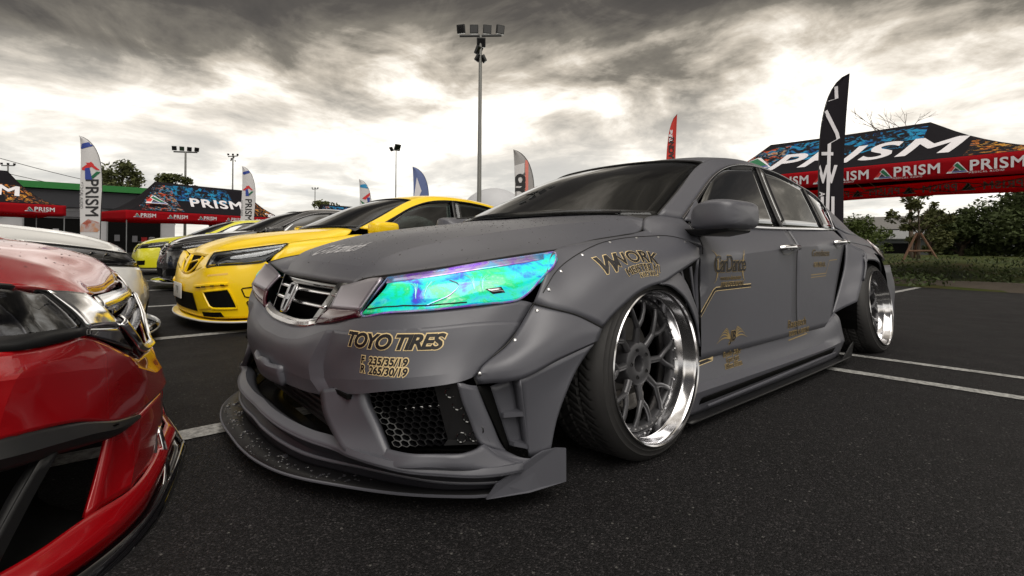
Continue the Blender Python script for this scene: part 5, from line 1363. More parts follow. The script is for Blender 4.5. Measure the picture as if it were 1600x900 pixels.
    for s in (-1, 1):
        for m, P0, P1 in (('silver_paint', [(-0.959, 0.240, 0.216), (-0.959, 0.260, 0.145), (-0.943, 0.340, 0.084), (-0.928, 0.420, 0.032)], [(-0.968, 0.220, 0.199), (-0.972, 0.250, 0.120), (-0.958, 0.340, 0.062), (-0.940, 0.420, 0.012)]), ('chrome', [(-0.975, 0.200, 0.162), (-0.990, 0.220, 0.086), (-0.988, 0.300, 0.029), (-0.969, 0.380, 0.012)], [(-0.981, 0.180, 0.165), (-1.002, 0.200, 0.066), (-1.001, 0.280, 0.008), (-0.979, 0.370, -0.013)])):
            panel('accent_blade', [grid([[(x, s*w, z) for x, w, z in r] for r in (P0, P1)], 14, 3)], m, root, thick=.006, center=(0, 0, .2))
    # lamp, garnish, grille
    L = dict(ht=[(-0.775, .622, 0.630), (-0.757, .655, 0.639), (-0.727, .74, 0.654), (-0.597, .79, 0.671), (-0.5, .815, .695), (-0.352, .825, .708)],
             hm=[(-0.810, .620, 0.591), (-0.783, .690, 0.590), (-0.747, .775, 0.597), (-0.593, .835, 0.614), (-0.512, .855, 0.635), (-0.385, .850, .684)],
             hl=[(-0.840, .620, 0.548), (-0.809, .70, 0.534), (-0.773, .768, 0.538), (-0.615, .855, 0.557), (-0.534, .872, 0.573), (-0.44, .870, .630)])
    std_lamp(root, L, 'smoke_lens', 'dark_chrome')
    for s in (-1, 1):
        for k in range(4):
            a = lerp3((-0.816, .678, 0.537), (-0.740, .80, 0.538), k/4+.02); c = lerp3((-0.816, .678, 0.537), (-0.740, .80, 0.538), k/4+.21)
            panel('light_strip', [grid([[(a[0]-.004, s*a[1], a[2]+.014), (c[0]-.004, s*c[1], c[2]+.014)], [(a[0]-.006, s*(a[1]+.002), a[2]+.002), (c[0]-.006, s*(c[1]+.002), c[2]+.002)]], 4, 2)], 'lamp_face', root, thick=.003, center=(0, 0, .4))
        panel('lamp_base', [grid([[(-0.842, s*.64, 0.549), (-0.803, s*.72, 0.560), (-0.751, s*.80, 0.565), (-0.614, s*.865, 0.578)], [(-0.842, s*.64, 0.532), (-0.808, s*.71, 0.531), (-0.755, s*.806, 0.536), (-0.614, s*.872, 0.557)]], 12, 3)], 'black_plastic', root, thick=.004, center=(0, 0, .4))
    ga = [[(-0.829, .520, 0.617), (-0.802, .570, 0.627), (-0.775, .620, 0.634)], [(-0.866, .465, 0.568), (-0.847, .54, 0.580), (-0.817, .612, 0.589)], [(-0.892, .42, 0.520), (-0.872, .51, 0.532), (-0.846, .605, 0.544)]]
    both('lamp_garnish', [(ga, 10, 10)], 'chrome', root, thick=.01, cx=0)
    we = [[(-0.888, .43, 0.519), (-0.871, .51, 0.529), (-0.843, .62, 0.543)], [(-0.916, .30, 0.427), (-0.882, .48, 0.484), (-0.843, .63, 0.531)]]
    both('garnish_wedge', [(we, 14, 5)], 'gloss_black', root, thick=.008, cx=0)
    g = empty('grille'); g.parent = root
    box_obj('grille_back', (-.79, 0, .52), (.01, .80, .18), 'matte_black', g)
    panel('grille_header', [grid([[(-0.835, s*.40, 0.598), (-0.864, s*.2, 0.596), (-0.877, 0, 0.591)], [(-0.857, s*.43, 0.570), (-0.885, s*.22, 0.569), (-0.898, 0, 0.564)]], 12, 3) for s in (-1, 1)], 'chrome', g, thick=.01, center=(0, 0, .5))
    for z, w, m in ((.552, .39, 'dark_chrome'), (.515, .36, 'dark_chrome'), (.478, .30, 'dark_chrome')):
        x = -.864-(.60-z)*.42
        rows = [[(x+dx+.10*y*y+.004, y, z+dz) for y in (-w, -w/2, 0, w/2, w)] for dx, dz in ((.03, .012), (-.002, .010), (-.012, 0), (-.002, -.008), (.03, -.008))]
        panel('grille_bar', [grid(rows, 20, 6)], m, g, thick=.002, center=(0, 0, .5), sharp=15)
        for k in range(-8, 9):
            box_obj('bar_rib', (x-.004+.10*(k*.04)**2+.004, k*.04, z+.004), (0.012, .006, .014), 'dark_chrome', g)
    vv = [(-0.892, .42, 0.520), (-0.916, .34, 0.464), (-0.928, .26, 0.422), (-0.940, .14, 0.394), (-0.954, 0, 0.385)]
    vi = [(x+.004, w*.93-.01, z+.026) for x, w, z in vv]; vi[-1] = (-0.946, 0, 0.414)
    vm = [(a[0]-.010, (a[1]+b[1])/2, (a[2]+b[2])/2) for a, b in zip(vv, vi)]
    whole('grille_surround', [([vi, vm, vv], 20, 6)], 'chrome', g, thick=.008, center=(0, 0, .5))
    std_wheels(root)
    bv = bvh_of([o for o in root.children if o.name.startswith('hood') and o.type == 'MESH'])
    rnd = random.Random(5); bm = bmesh.new()
    for _ in range(160):
        x = rnd.uniform(-.85, -.1); y = rnd.uniform(-.3, .7)
        h, n, _, _ = bv.ray_cast(Vector((x, y, 1.2)), Vector((0, 0, -1)))
        if h is None: continue
        r = rnd.choice((.0012, .0018, .0024, .0032)); a = n.orthogonal().normalized(); b2 = n.cross(a)
        ring = [bm.verts.new(h+(a*math.cos(k*math.pi/3)+b2*math.sin(k*math.pi/3))*r*(1+.3*rnd.random())) for k in range(6)]
        top_ = bm.verts.new(h+n*r*.5)
        for k in range(6): bm.faces.new([ring[k], ring[(k+1) % 6], top_])
    from_bm('hood_drop', bm, 'water_drop', root, True, kind='stuff')
    xform(root, (-2.285, .226, -.012), -.09+math.pi, 1.0); return root

yellow_car()
red_car()
plain_car('black saloon with chrome headlamp garnish, parked behind the yellow car', 'black_paint', (.34, 7.68, .06), -.02, 1.02)
plain_car('lime yellow car showing only its nose, parked beyond the black saloon', 'lime_yellow_paint', (.25, 12.6, .05), 0, 1.0, garn='lime_yellow_paint')
plain_car('silver saloon further down the row, windscreen seen over the black saloon', 'silver_paint', (1.9, 10.2, .05), 0, 1.0)
plain_car('white saloon facing right behind the red car, silver garnish round its grille', 'white_paint', (-2.13, 3.05, .02), math.pi-.03, 1.0)
plain_car('white saloon with black hood and roof, second behind the red car', 'white_paint', (-2.30, 5.5, .05), math.pi-.03, 1.0, roof='black_paint', hood_paint='black_paint')
plain_car('white and blue saloon at the far left edge of the facing row', 'blue_paint', (-3.4, 7.9, .10), math.pi, 1.03, roof='white_paint')

# ------------------------------------------------------------------ ground, lines, verge
def sheet(name, pts, m, z=0.0, kind='structure', sub=0):
    bm = bmesh.new(); bm.faces.new([bm.verts.new((x, y, z)) for x, y in pts])
    o = from_bm(name, bm, m); o['kind'] = kind; return o
def ground():
    sheet('asphalt_ground', [(-400, -60), (600, -60), (600, 900), (-400, 900)], 'asphalt')
    def line(x0, y0, x1, y1, w):
        d = Vector((x1-x0, y1-y0)).normalized(); n = Vector((-d.y, d.x))*w/2
        k = max(2, int((Vector((x1-x0, y1-y0))).length/.12)); rnd = random.Random(int(y0*100)+3)
        bm = bmesh.new(); A, B = [], []
        for i in range(k+1):
            t = i/k; jx = 1+rnd.uniform(-.07, .05); jy = 1+rnd.uniform(-.07, .05)
            c = Vector((x0+(x1-x0)*t, y0+(y1-y0)*t))
            A.append(bm.verts.new((c.x+n.x*jx, c.y+n.y*jx, .004))); B.append(bm.verts.new((c.x-n.x*jy, c.y-n.y*jy, .004)))
        for i in range(k): bm.faces.new([A[i], A[i+1], B[i+1], B[i]])
        bmesh.ops.recalc_face_normals(bm, faces=bm.faces)
        o = from_bm('parking_line', bm, 'line_paint'); o['kind'] = 'structure'
    for k in range(0, 12): line(-4.2, .285+2.36*k, 2.1, .285+2.36*k, .115)
    line(7.2, .30, 10.55, .30, .10)
    line(1.90, -.60, 2.06, -2.35, .085); line(2.44, -.40, 2.62, -2.35, .075)
    # verge: grassy ground beyond the asphalt edge, gently uneven
    bm = bmesh.new(); rnd = random.Random(2); nx, ny = 46, 60
    V = []
    for i in range(nx+1):
        r = []
        for j in range(ny+1):
            y = -30+j*.75 if False else -22+j*.8
            e = 10.62+.35*math.sin(y*.7)+.5*max(0, -y-.3)*.4
            x = e+(i/nx)**1.8*110
            h = .02+.42*min(1, (x-e)/5.0)*(.75+.5*noise.noise(Vector((x*.35, y*.5, 0))))+.05*noise.noise(Vector((x*2, y*2, 3)))*(i > 0)
            r.append(bm.verts.new((x, y, h if i else -.01)))
        V.append(r)
    for a, b in zip(V, V[1:]):
        for j in range(ny): bm.faces.new([a[j], b[j], b[j+1], a[j+1]])
    bmesh.ops.recalc_face_normals(bm, faces=bm.faces)
    v = from_bm('grass_verge', bm, 'grass_ground', smooth=True); v['kind'] = 'structure'
ground()

def f_leaf(lo, hi):
    def fn(t, b):
        oi = t.new('ShaderNodeTexCoord').outputs['Object']
        n = t.noise(oi, 1.7, 3, .6); n2 = t.noise(oi, 9, 2, .6)
        t.l.new(t.mix(t.math('ADD', t.math('MULTIPLY', n, .5), t.math('MULTIPLY', n2, .5)), lo, hi), b.inputs['Base Color'])
    return fn
mat('leaf_mid', (.06, .10, .03), .6, fn=f_leaf((.016, .030, .007), (.065, .088, .024)), spec=.25)
mat('leaf_dark', (.03, .05, .02), .65, fn=f_leaf((.018, .030, .010), (.090, .115, .040)), spec=.2)
mat('leaf_olive', (.06, .07, .03), .6, fn=f_leaf((.035, .044, .016), (.13, .14, .05)), spec=.2)
mat('leaf_bright', (.1, .15, .03), .6, fn=f_leaf((.03, .048, .012), (.095, .125, .03)), spec=.2)
mat('bark', (.085, .062, .045), .9, fn=f_dirtvar(.35, 8, .1))
mat('timber_prop', (.14, .075, .045), .85, fn=f_dirtvar(.3, 8, .1))

def leaves(bm, centres, n, size, rnd, squash=.8):
    for c, r in centres:
        for _ in range(n):
            d = Vector((rnd.gauss(0, 1), rnd.gauss(0, 1), rnd.gauss(0, 1))).normalized()*r*(rnd.random()**.45)
            p = Vector(c)+Vector((d.x, d.y, d.z*squash))
            a = Vector((rnd.gauss(0, 1), rnd.gauss(0, 1), rnd.gauss(0, .6))).normalized(); b = a.orthogonal().normalized()
            b = Matrix.Rotation(rnd.random()*6.28, 3, a) @ b
            s = size*rnd.uniform(.6, 1.3)
            bm.faces.new([bm.verts.new(p-a*s), bm.verts.new(p+b*s*.45), bm.verts.new(p+a*s), bm.verts.new(p-b*s*.45)])
def tree(label, loc, h, trunk_h, cr, leaf, size, nclump=22, nleaf=70, seed=1, tr=.09, group=None, name='leafy_tree', squash=.8, flat=1.0, open_=1.0, cat='tree'):
    rnd = random.Random(seed); root = empty(name, loc, 0, label, cat, group)
    bm = bmesh.new(); top = Vector((rnd.uniform(-.1, .1)*h*.3, rnd.uniform(-.1, .1)*h*.3, h*.82)); base = Vector((0, 0, -.2))
    mid = Vector((rnd.uniform(-.04, .04)*h, rnd.uniform(-.04, .04)*h, trunk_h))
    tube(bm, [base, mid*.5, mid, (mid+top)/2, top], [tr*1.3, tr, tr*.8, tr*.45, tr*.15], 7)
    cl = []
    for k in range(nclump):
        a = rnd.random()*6.283; zf = rnd.random(); rad = cr*math.sqrt(max(.05, 1-(2*zf-1)**2*.8))*rnd.uniform(.25, 1.0)
        c = Vector((math.cos(a)*rad, math.sin(a)*rad*flat, trunk_h+(h-trunk_h)*zf*.95))
        cl.append((c, cr*rnd.uniform(.20, .38)*open_))
        if k % 2 == 0:
            s = mid.lerp(top, max(0, zf-.25)); tube(bm, [s, s.lerp(c, .5)+Vector((0, 0, .1*cr)), c], [tr*.35, tr*.2, tr*.06], 5)
    bmesh.ops.recalc_face_normals(bm, faces=bm.faces)
    from_bm('trunk', bm, 'bark', root, True)
    lb = bmesh.new(); leaves(lb, cl, nleaf, size, rnd, squash)
    from_bm('crown', lb, leaf, root)
    return root

# young propped tree at the edge of the verge
t = tree('young leafy tree held by a wooden tripod, at the edge of the grass verge', (18.8, 1.85, .25), 2.75, .75, .85, 'leaf_olive', .075, 30, 60, 11, .05, name='young_tree', open_=.85)
for a in (0.4, 2.5, 4.6):
    tube_obj('wooden_prop', [(math.cos(a)*.62, math.sin(a)*.62, -.1), (math.cos(a)*.06, math.sin(a)*.06, 1.0)], .035, 'timber_prop', t, 6)
for a, b in ((0.4, 2.5), (2.5, 4.6), (4.6, .4)):
    tube_obj('prop_brace', [(math.cos(a)*.36, math.sin(a)*.36, .42), (math.cos(b)*.36, math.sin(b)*.36, .44)], .03, 'timber_prop', t, 6)
# bare tree whose twigs rise behind the canopy
def bare_tree():
    rnd = random.Random(9); root = empty('bare_tree', (26.1, 3.5, 0), 0, 'bare leafless tree whose twigs stick up behind the right canopy tent', 'tree')
    bm = bmesh.new()
    def br(p, d, l, r, n):
        q = p+d*l; tube(bm, [p, p.lerp(q, .5)+Vector((rnd.uniform(-.04, .04), rnd.uniform(-.04, .04), 0))*l, q], [r, r*.8, r*.6], 5)
        if n:
            for _ in range(rnd.choice((2, 3, 3))):
                e = (d+Vector((rnd.gauss(0, .42), rnd.gauss(0, .42), rnd.gauss(.05, .25)))).normalized(); br(q, e, l*rnd.uniform(.6, .85), r*.6, n-1)
    br(Vector((0, 0, -.2)), Vector((0, 0, 1)), 2.9, .11, 0); br(Vector((0, 0, 2.6)), Vector((.0, .02, 1)).normalized(), 1.5, .08, 5)
    br(Vector((0, 0, 2.8)), Vector((-.5, .45, .75)).normalized(), 1.25, .05, 4)
    bmesh.ops.recalc_face_normals(bm, faces=bm.faces); from_bm('branches', bm, 'bark', root, True)
bare_tree()
G = 'trees beyond the verge'
tree('big dark bushy tree at the right edge, beyond the verge', (40.0, 0.0, 0), 4.2, .5, 3.3, 'leaf_dark', .15, 60, 190, 21, .25, G, open_=1.1)
tree('dark round tree left of the biggest tree beyond the verge', (40.5, 3.6, 0), 3.3, .4, 2.0, 'leaf_dark', .14, 40, 170, 22, .2, G)
tree('broad dark tree cut by the right picture edge', (37.5, -3.2, 0), 4.3, .5, 3.0, 'leaf_dark', .15, 50, 180, 23, .22, G, open_=1.1)
tree('slim dark tree between the sheds and the dark bushy trees', (36.0, 4.4, 0), 3.0, .6, 1.0, 'leaf_olive', .14, 24, 70, 24, .1, G)
tree('bright green shrubby tree just right of the grey car tail', (29.5, 6.4, 0), 2.35, .2, 1.5, 'leaf_bright', .08, 50, 150, 25, .1, G)
tree('low green bush behind the grey car tail', (30.5, 8.6, 0), 2.2, .2, 1.5, 'leaf_mid', .13, 30, 70, 26, .1, G)
tree('small green bush left of the sheds beyond the verge', (33.0, 7.9, 0), 1.9, .2, 1.0, 'leaf_mid', .13, 22, 70, 27, .1, G)
# verge weeds and tufts
def tufts():
    rnd = random.Random(4); bm = bmesh.new()
    for _ in range(420):
        y = rnd.uniform(-9, 6.5); x = 10.9+rnd.random()**1.6*9
        if x < 11.4 and rnd.random() < .5: continue
        s = rnd.uniform(.08, .26)*(1+.4*(x > 12))
        z0 = .05+.3*min(1, (x-10.9)/5)
        for k in range(26):
            p = Vector((x+rnd.gauss(0, .16), y+rnd.gauss(0, .16), z0+rnd.uniform(-.03, s*.8)))
            a = Vector((rnd.gauss(0, .6), rnd.gauss(0, .6), rnd.uniform(.2, 1))).normalized(); b = a.orthogonal().normalized(); q = rnd.uniform(.02, .055)
            bm.faces.new([bm.verts.new(p-a*q), bm.verts.new(p+b*q*.5), bm.verts.new(p+a*q), bm.verts.new(p-b*q*.5)])
    o = from_bm('weeds', bm, 'leaf_mid'); o['kind'] = 'stuff'; o['label'] = 'low green weeds growing over the earth verge'; o['category'] = 'weeds'
tufts()
mat('soil', (.060, .048, .036), .95, fn=f_dirtvar(.4, 6, .1))
def soil_heap():
    bm = bmesh.new(); rnd = random.Random(8); V = []
    for i in range(22):
        r = []
        for j in range(9):
            y = -8+i*.62; u = j/8
            r.append(bm.verts.new((10.75+.35*math.sin(y*.7)+u*1.1, y, -.01+.22*math.sin(u*math.pi)*(.6+.6*noise.noise(Vector((y*.9, u*2, 1)))))))
        V.append(r)
    for a, b in zip(V, V[1:]):
        for j in range(8): bm.faces.new([a[j], a[j+1], b[j+1], b[j]])
    o = from_bm('soil_bank', bm, 'soil', smooth=True); o['kind'] = 'structure'
soil_heap()
# sheds behind the verge
def f_corr(t, b):
    co = objco(t); w = t.new('ShaderNodeTexWave', i_Vector=co, i_Scale=6.0, bands_direction='Y'); bump(t, b, w.outputs['Fac'], .5, .03); f_dirtvar(.2, 1, .05)(t, b)
mat('sheet_roof', (.30, .31, .32), .5, .3, fn=f_corr); mat('shed_wall', (.10, .11, .12), .8, fn=f_dirtvar(.3, 1, .05)); mat('blue_sheet', (.03, .09, .22), .6)
def shed(label, x, y, w, d, h, rise, roof='sheet_roof', wall='shed_wall', rz=0):
    root = empty('shed', (x, y, 0), rz, label, 'shed', 'low sheds beyond the verge')
    box_obj('wall', (0, 0, h/2), (d, w, h), wall, root)
    for s in (-1, 1):
        bm = bmesh.new(); e = d/2+.3
        V = [bm.verts.new(p) for p in ((s*e, -w/2-.3, h-.05), (s*e, w/2+.3, h-.05), (0, w/2+.3, h+rise), (0, -w/2-.3, h+rise))]
        bm.faces.new(V); o = from_bm('roof', bm, roof, root); md = o.modifiers.new('t', 'SOLIDIFY'); md.thickness = .06
    for k in range(3): box_obj('opening', (-d/2-.01, (k-1)*w/3.4, h*.42), (.05, w*.18, h*.7), 'matte_black', root)
    return root
shed('long low shed with a pale sheet roof behind the young tree', 53, 8.8, 13, 6, 1.6, .75)
shed('wide grey roofed shed to the right, partly behind dark trees', 56, -1.5, 12, 6, 1.5, .7)
shed('distant building with a large pale gable roof, left of the young tree', 74, 17, 10, 12, 3.0, 1.7, 'concrete')

# ------------------------------------------------------------------ event canopies
def f_cloth(base):
    def fn(t, b):
        co = objco(t); bump(t, b, t.noise(co, 1.4, 3, .5), .35, .06)
    return fn
def f_trans(t, b):
    f_cloth(0)(t, b); out = [n for n in t.n if n.type == 'OUTPUT_MATERIAL'][0]
    tr = t.new('ShaderNodeBsdfTranslucent', i_Color=(.95, .02, .05, 1)); mx = t.new('ShaderNodeMixShader', i_0=.55, i_1=b.outputs[0], i_2=tr.outputs[0]); t.l.new(mx.outputs[0], out.inputs[0])
mat('red_cloth', (.50, .012, .022), .7, spec=.1, fn=f_trans); mat('white_print', (.72, .70, .74), .7); mat('black_cloth', (.010, .009, .012), .8, spec=.08, fn=f_cloth(0))
mat('print_red', (.60, .03, .03), .7); mat('print_green', (.01, .14, .06), .7); mat('print_blue', (.03, .06, .30), .7); mat('print_orange', (.70, .20, .02), .7); mat('print_grey', (.10, .10, .11), .7)
mat('print_cyan', (.02, .25, .50), .7); mat('print_dark', (.02, .02, .022), .7)
def splash_mat(name, lo, hi, ramp, scale=1.2, thr=.5):
    def fn(t, b):
        co = objco(t); n = t.noise(co, scale, 8, .68, 1.2); n2 = t.noise(co, scale*.6, 5, .6, .5)
        msk = t.ramp(n, [(thr, 0.0), (thr+.03, 1.0)])
        c = t.mix(msk, (.012, .011, .014), t.ramp(n2, ramp)); t.l.new(c, b.inputs['Base Color'])
    return mat(name, (0, 0, 0), .8, spec=.1, fn=fn)
splash_mat('splash_blue', 0, 0, [(.40, (.01, .06, .22)), (.55, (.02, .25, .45)), (.65, (.03, .10, .3))], 3.2, .50)
splash_mat('splash_red', 0, 0, [(.38, (.35, .02, .02)), (.45, (.50, .10, .02)), (.50, (.02, .20, .30)), (.56, (.02, .10, .25)), (.62, (.45, .30, .15)), (.7, (.30, .02, .05))], 4.0, .50)
splash_mat('splash_orange', 0, 0, [(.40, (.05, .05, .055)), (.50, (.55, .16, .02)), (.60, (.60, .30, .04)), (.70, (.10, .10, .11))], 4.5, .52)

def logo(parent, o, ax, ay, s, n, flip=1):
    """the tri-colour triangle: red left leg, green right leg, blue foot, white edge"""
    o, ax, ay = Vector(o), Vector(ax)*flip, Vector(ay)
    def pl(name, pts, m, off):
        decal(name, ([(x*s, y*s) for x, y in pts], [tuple(range(len(pts)))]), o+Vector(n)*off, ax, ay, m, parent)
    pl('logo_edge', [(-1.05, -.62), (-.05, .72), (.15, .72), (1.12, -.68), (-1.05, -.68)], 'white_print', .0)
    pl('logo_red', [(-.92, -.42), (-.36, .28), (-.20, .04), (-.52, -.42)], 'print_red', .006)
    pl('logo_green', [(-.28, .32), (.02, .62), (.86, -.42), (.42, -.42)], 'print_green', .006)
    pl('logo_blue', [(-.44, -.58), (.98, -.60), (.90, -.46), (-.50, -.46)], 'print_blue', .006)
    pl('logo_gap', [(-.42, -.42), (-.14, .0), (.28, -.42)], 'print_dark', .006)

def canopy(label, loc, rz, L, D, ze, zr, ridge, valance=.36, big=1.15, front_off=0.0, texts=5, extra=None, legs=True, mirror_back=True, name='canopy_tent', txt0=-.28, lx=None):
    """local frame: x along the long side (viewer's left to right), -y is the front; ridge = (x0, x1)"""
    root = empty(name, loc, rz, label, 'canopy', 'printed event canopies')
    x0, x1 = ridge; h = L/2; d = D/2
    def hip(side, xr, xe):
        # end slope, concave like stretched cloth
        rows = []
        for t in (0, .25, .5, .75, 1):
            z = zr+(ze-zr)*(1-(1-t)**1.9) ; x = xr+(xe-xr)*t; w = d*t
            rows.append([(x, -w, z), (x+(.10*(xe-xr)/abs(xe-xr))*t*0, 0, z), (x, w, z)])
        return rows
    def face(s):
        rows = []
        for t in (0, .2, .4, .6, .8, 1):
            zc = zr+(ze-zr)*(t-.10*math.sin(t*math.pi)*-1)
            xa = x0+(-h-x0)*t; xb = x1+(h-x1)*t
            k = (1-(1-t)**1.9); ke = zr+(ze-zr)*k
            rows.append([(xa, s*d*t, ke), (xa*.6+x0*.4 if False else (x0 if t < 1 else x0), s*d*t, zc), ((x0+x1)/2, s*d*t, zc-.015), (x1, s*d*t, zc), (xb, s*d*t, ke)])
        return rows
    c = (0, 0, 0)
    panel('roof_front', [grid(face(-1), 30, 12)], 'black_cloth', root, thick=.004, center=c)
    panel('roof_back', [grid(face(1), 30, 12)], 'black_cloth', root, thick=.004, center=c)
    for xr, xe in ((x0, -h), (x1, h)): panel('roof_end', [grid(hip(0, xr, xe), 9, 12)], 'black_cloth', root, thick=.004, center=c)
    for nm, p in (('valance_front', ((-h, -d), (h, -d))), ('valance_back', ((-h, d), (h, d))), ('valance_end', ((-h, -d), (-h, d))), ('valance_end', ((h, -d), (h, d)))):
        (ax_, ay_), (bx, by) = p
        rows = [[(ax_+(bx-ax_)*t, ay_+(by-ay_)*t+(.018*math.sin(t*37)*k if ay_ == by else 0), ze+.015-valance*k-(.02*math.sin(t*9)*k)) for t in [i/14 for i in range(15)]] for k in (0, .5, 1)]
        panel(nm, [grid(rows, 60, 5)], 'red_cloth', root, thick=.003, center=c)
    # frame and legs
    for x in (-h+.05, h-.05):
        for y in (-d+.06, d-.06):
            if legs: tube_obj('leg', [(x, y, 0), (x, y, ze)], .024, 'steel_grey', root, 6)
    for y in (-d+.06, d-.06):
        n = 6
        for k in range(n):
            xa = -h+.05+(L-.1)*k/n; xb = -h+.05+(L-.1)*(k+1)/n
            tube_obj('truss_bar', [(xa, y, ze-.05), (xb, y, ze-.30)], .012, 'steel_grey', root, 5); tube_obj('truss_bar', [(xa, y, ze-.30), (xb, y, ze-.05)], .012, 'steel_grey', root, 5)
    for x in (-h+.05, 0, h-.05):
        for k in range(2):
            ya = -d+.06+(D-.12)*k/2; yb = ya+(D-.12)/2
            tube_obj('truss_bar', [(x, ya, ze-.05), (x, yb, ze-.30)], .012, 'steel_grey', root, 5); tube_obj('truss_bar', [(x, ya, ze-.30), (x, yb, ze-.05)], .012, 'steel_grey', root, 5)
    # print on the front slope
    fo = [o for o in root.children if o.name.startswith('roof_front')][0]
    bv = bvh_of([fo]); up = Vector((0, d, (zr-ze))).normalized(); X = Vector((1, 0, 0)); sl = math.hypot(d, zr-ze)
    def on(xc, t): return Vector((xc, -d+d*t, ze+(zr-ze)*t))
    ray = Vector((0, d, -(zr-ze))).cross(X); ray = Vector((0, 1, -.5)).normalized()
    def patch(nm, xa, xb, ta, tb, m, off=.004):
        n = 8; v = [(xa+(xb-xa)*i/n, ta*sl) for i in range(n+1)]+[(xa+(xb-xa)*i/n, tb*sl) for i in range(n, -1, -1)]
        decal(nm, (v, [tuple(range(len(v)))]), on(0, 0), X, up, m, root, bv, off, ray, cut=.2)
    patch('splash_print', -h*.82, -h*.40, .06, .90, 'splash_red'); patch('splash_print', -h*.40, h*.30, .45, .92, 'splash_blue'); patch('splash_print', h*.50, h*.92, .05, .60 if x1 > 0 else .4, 'splash_orange')
    decal('brand_lettering', text_mesh('PRISM', big, .22, .030, 1.12), on(txt0+.45, .40), X*.98, up, 'white_print', root, bv, .014, ray, cut=.11)
    lg = on(-h*.66 if lx is None else lx, .36); n_ = Vector((0, -(zr-ze), d)).normalized()
    o_ = lg+n_*.05
    logo(root, o_, X, up, .52, n_)
    for k in range(texts):
        x = -h+L*(k+.55)/texts
        decal('valance_lettering', text_mesh('PRISM', .27, 0, .006, 1.08), Vector((x+.14, -d-.02, ze-valance*.46)), X, (0, 0, 1), 'white_print', root)
        decal('valance_small_print', text_mesh('MEDICAL AUDIO', .05, 0, .0, 1.3), Vector((x, -d-.02, ze-valance*.46-.12)), X, (0, 0, 1), 'white_print', root)
        logo(root, Vector((x-.40, -d-.018, ze-valance*.46-.01)), X, (0, 0, 1), .145, (0, -1, 0))
        if mirror_back:
            decal('valance_lettering', text_mesh('PRISM', .25, 0, .006, 1.08), Vector((x-.14, d-.012, ze-valance*.5)), (-1, 0, 0), (0, 0, 1), 'white_print', root)
            logo(root, Vector((x+.40, d-.014, ze-valance*.5)), (-1, 0, 0), (0, 0, 1), .13, (0, -1, 0))
    if extra:
        decal('roof_lettering', text_mesh(extra, .62, 0, .03), on(h*.80, .12), X, up, 'white_print', root, bv, .012, ray, cut=.4)
    return root
# right tent: long side along world Y, front towards the grey car (world -X)
canopy('large black and red printed canopy tent standing behind the grey car', (12.85, 1.75, 0), -math.pi/2, 8.0, 3.9, 2.45, 3.58, (-2.22, 1.21), .38, 1.30, texts=7, txt0=-.45, lx=-2.15)
th = .36
canopy('black and red canopy tent at the far left, behind the white cars', (-6.9, 31.2, 0), .30, 8.2, 4.2, 2.45, 4.1, (-2.4, 2.5), .48, 1.15, texts=4, txt0=.6)
canopy('black and red canopy tent with 2000 print, left of the black saloon', (3.9, 34.7, 0), .30, 9.6, 4.4, 2.42, 4.3, (-2.6, 2.6), .5, 1.15, texts=6, extra='20.00', txt0=-.2)
canopy('small distant printed canopy seen above the black saloon roof', (19.5, 52.5, 0), .30, 7.0, 4.4, 3.0, 5.0, (-2.2, 2.2), .4, 1.0, texts=4, legs=False)

mat('green_fascia', (.01, .17, .025), .5); mat('dark_cladding', (.022, .023, .03), .6); mat('white_wall', (.42, .42, .44), .8, fn=f_dirtvar(.2, 1, .05))
# folding tables with boxes under the left tents
for k, (x, y, lab) in enumerate(((1.6, 33.6, 'folding table with boxes under the second left tent, near its left leg'), (4.6, 34.6, 'folding table with boxes under the middle of the second left tent'), (-6.2, 30.8, 'folding table with boxes under the far left tent'))):
    t = empty('display_table', (x, y, 0), .3, lab, 'table', 'display tables under the tents')
    box_obj('table_top', (0, 0, .76), (1.8, .7, .04), 'white_wall', t)
    for sx in (-.8, .8):
        for sy in (-.28, .28): box_obj('leg', (sx, sy, .37), (.04, .04, .74), 'steel_grey', t)
    rnd = random.Random(k)
    for q in range(5):
        setp(box_obj('product_box', (x-.7+.34*q, y-.2+.1*q, .78+.12), (.26, .22, .24), ('print_red', 'white_wall', 'print_grey', 'print_blue', 'black_cloth')[(q+k) % 5]),
             ('red', 'white', 'grey', 'blue', 'black')[(q+k) % 5] + ' product box on the ' + ('left table under the second tent', 'middle table under the second tent', 'table under the far left tent')[k], 'box', 'product boxes on the display tables')

# service building with the green fascia behind the left tents
def building():
    root = empty('service_building', (-11.6, 47, 0), .0, 'long dark service building with a bright green roof fascia behind the left tents', 'building')
    box_obj('wall', (0, 0, 1.55), (30, 8, 3.1), 'white_wall', root)
    box_obj('cladding', (0, -.15, 3.6), (30.4, 8.4, 1.1), 'dark_cladding', root)
    box_obj('fascia', (0, -.2, 4.42), (30.8, 8.8, .42), 'green_fascia', root)
    rnd = random.Random(6)
    for k in range(7):
        x = -12.6+k*4.2
        box_obj('shop_opening', (x, -4.02, 1.15), (3.0, .1, 2.3), 'matte_black', root)
        box_obj('door_frame', (x-1.55, -4.08, 1.15), (.08, .08, 2.35), 'steel_grey', root)
        box_obj('sign_board', (x, -4.12, 2.62), (3.4, .12, .42), 'print_grey' if k % 2 else 'dark_cladding', root)
        for j in range(3): box_obj('shelf_item', (x-1+j, -4.10, .5+rnd.random()*.9), (.3, .1, .4+rnd.random()*.5), rnd.choice(['print_red', 'white_wall', 'print_grey']), root)
building()
tree('leafy tree above the green fascia, right of the white feather flag', (1.2, 66.5, 0), 9.4, 3.5, 2.9, 'leaf_olive', .22, 40, 90, 31, .2, 'trees behind the building')
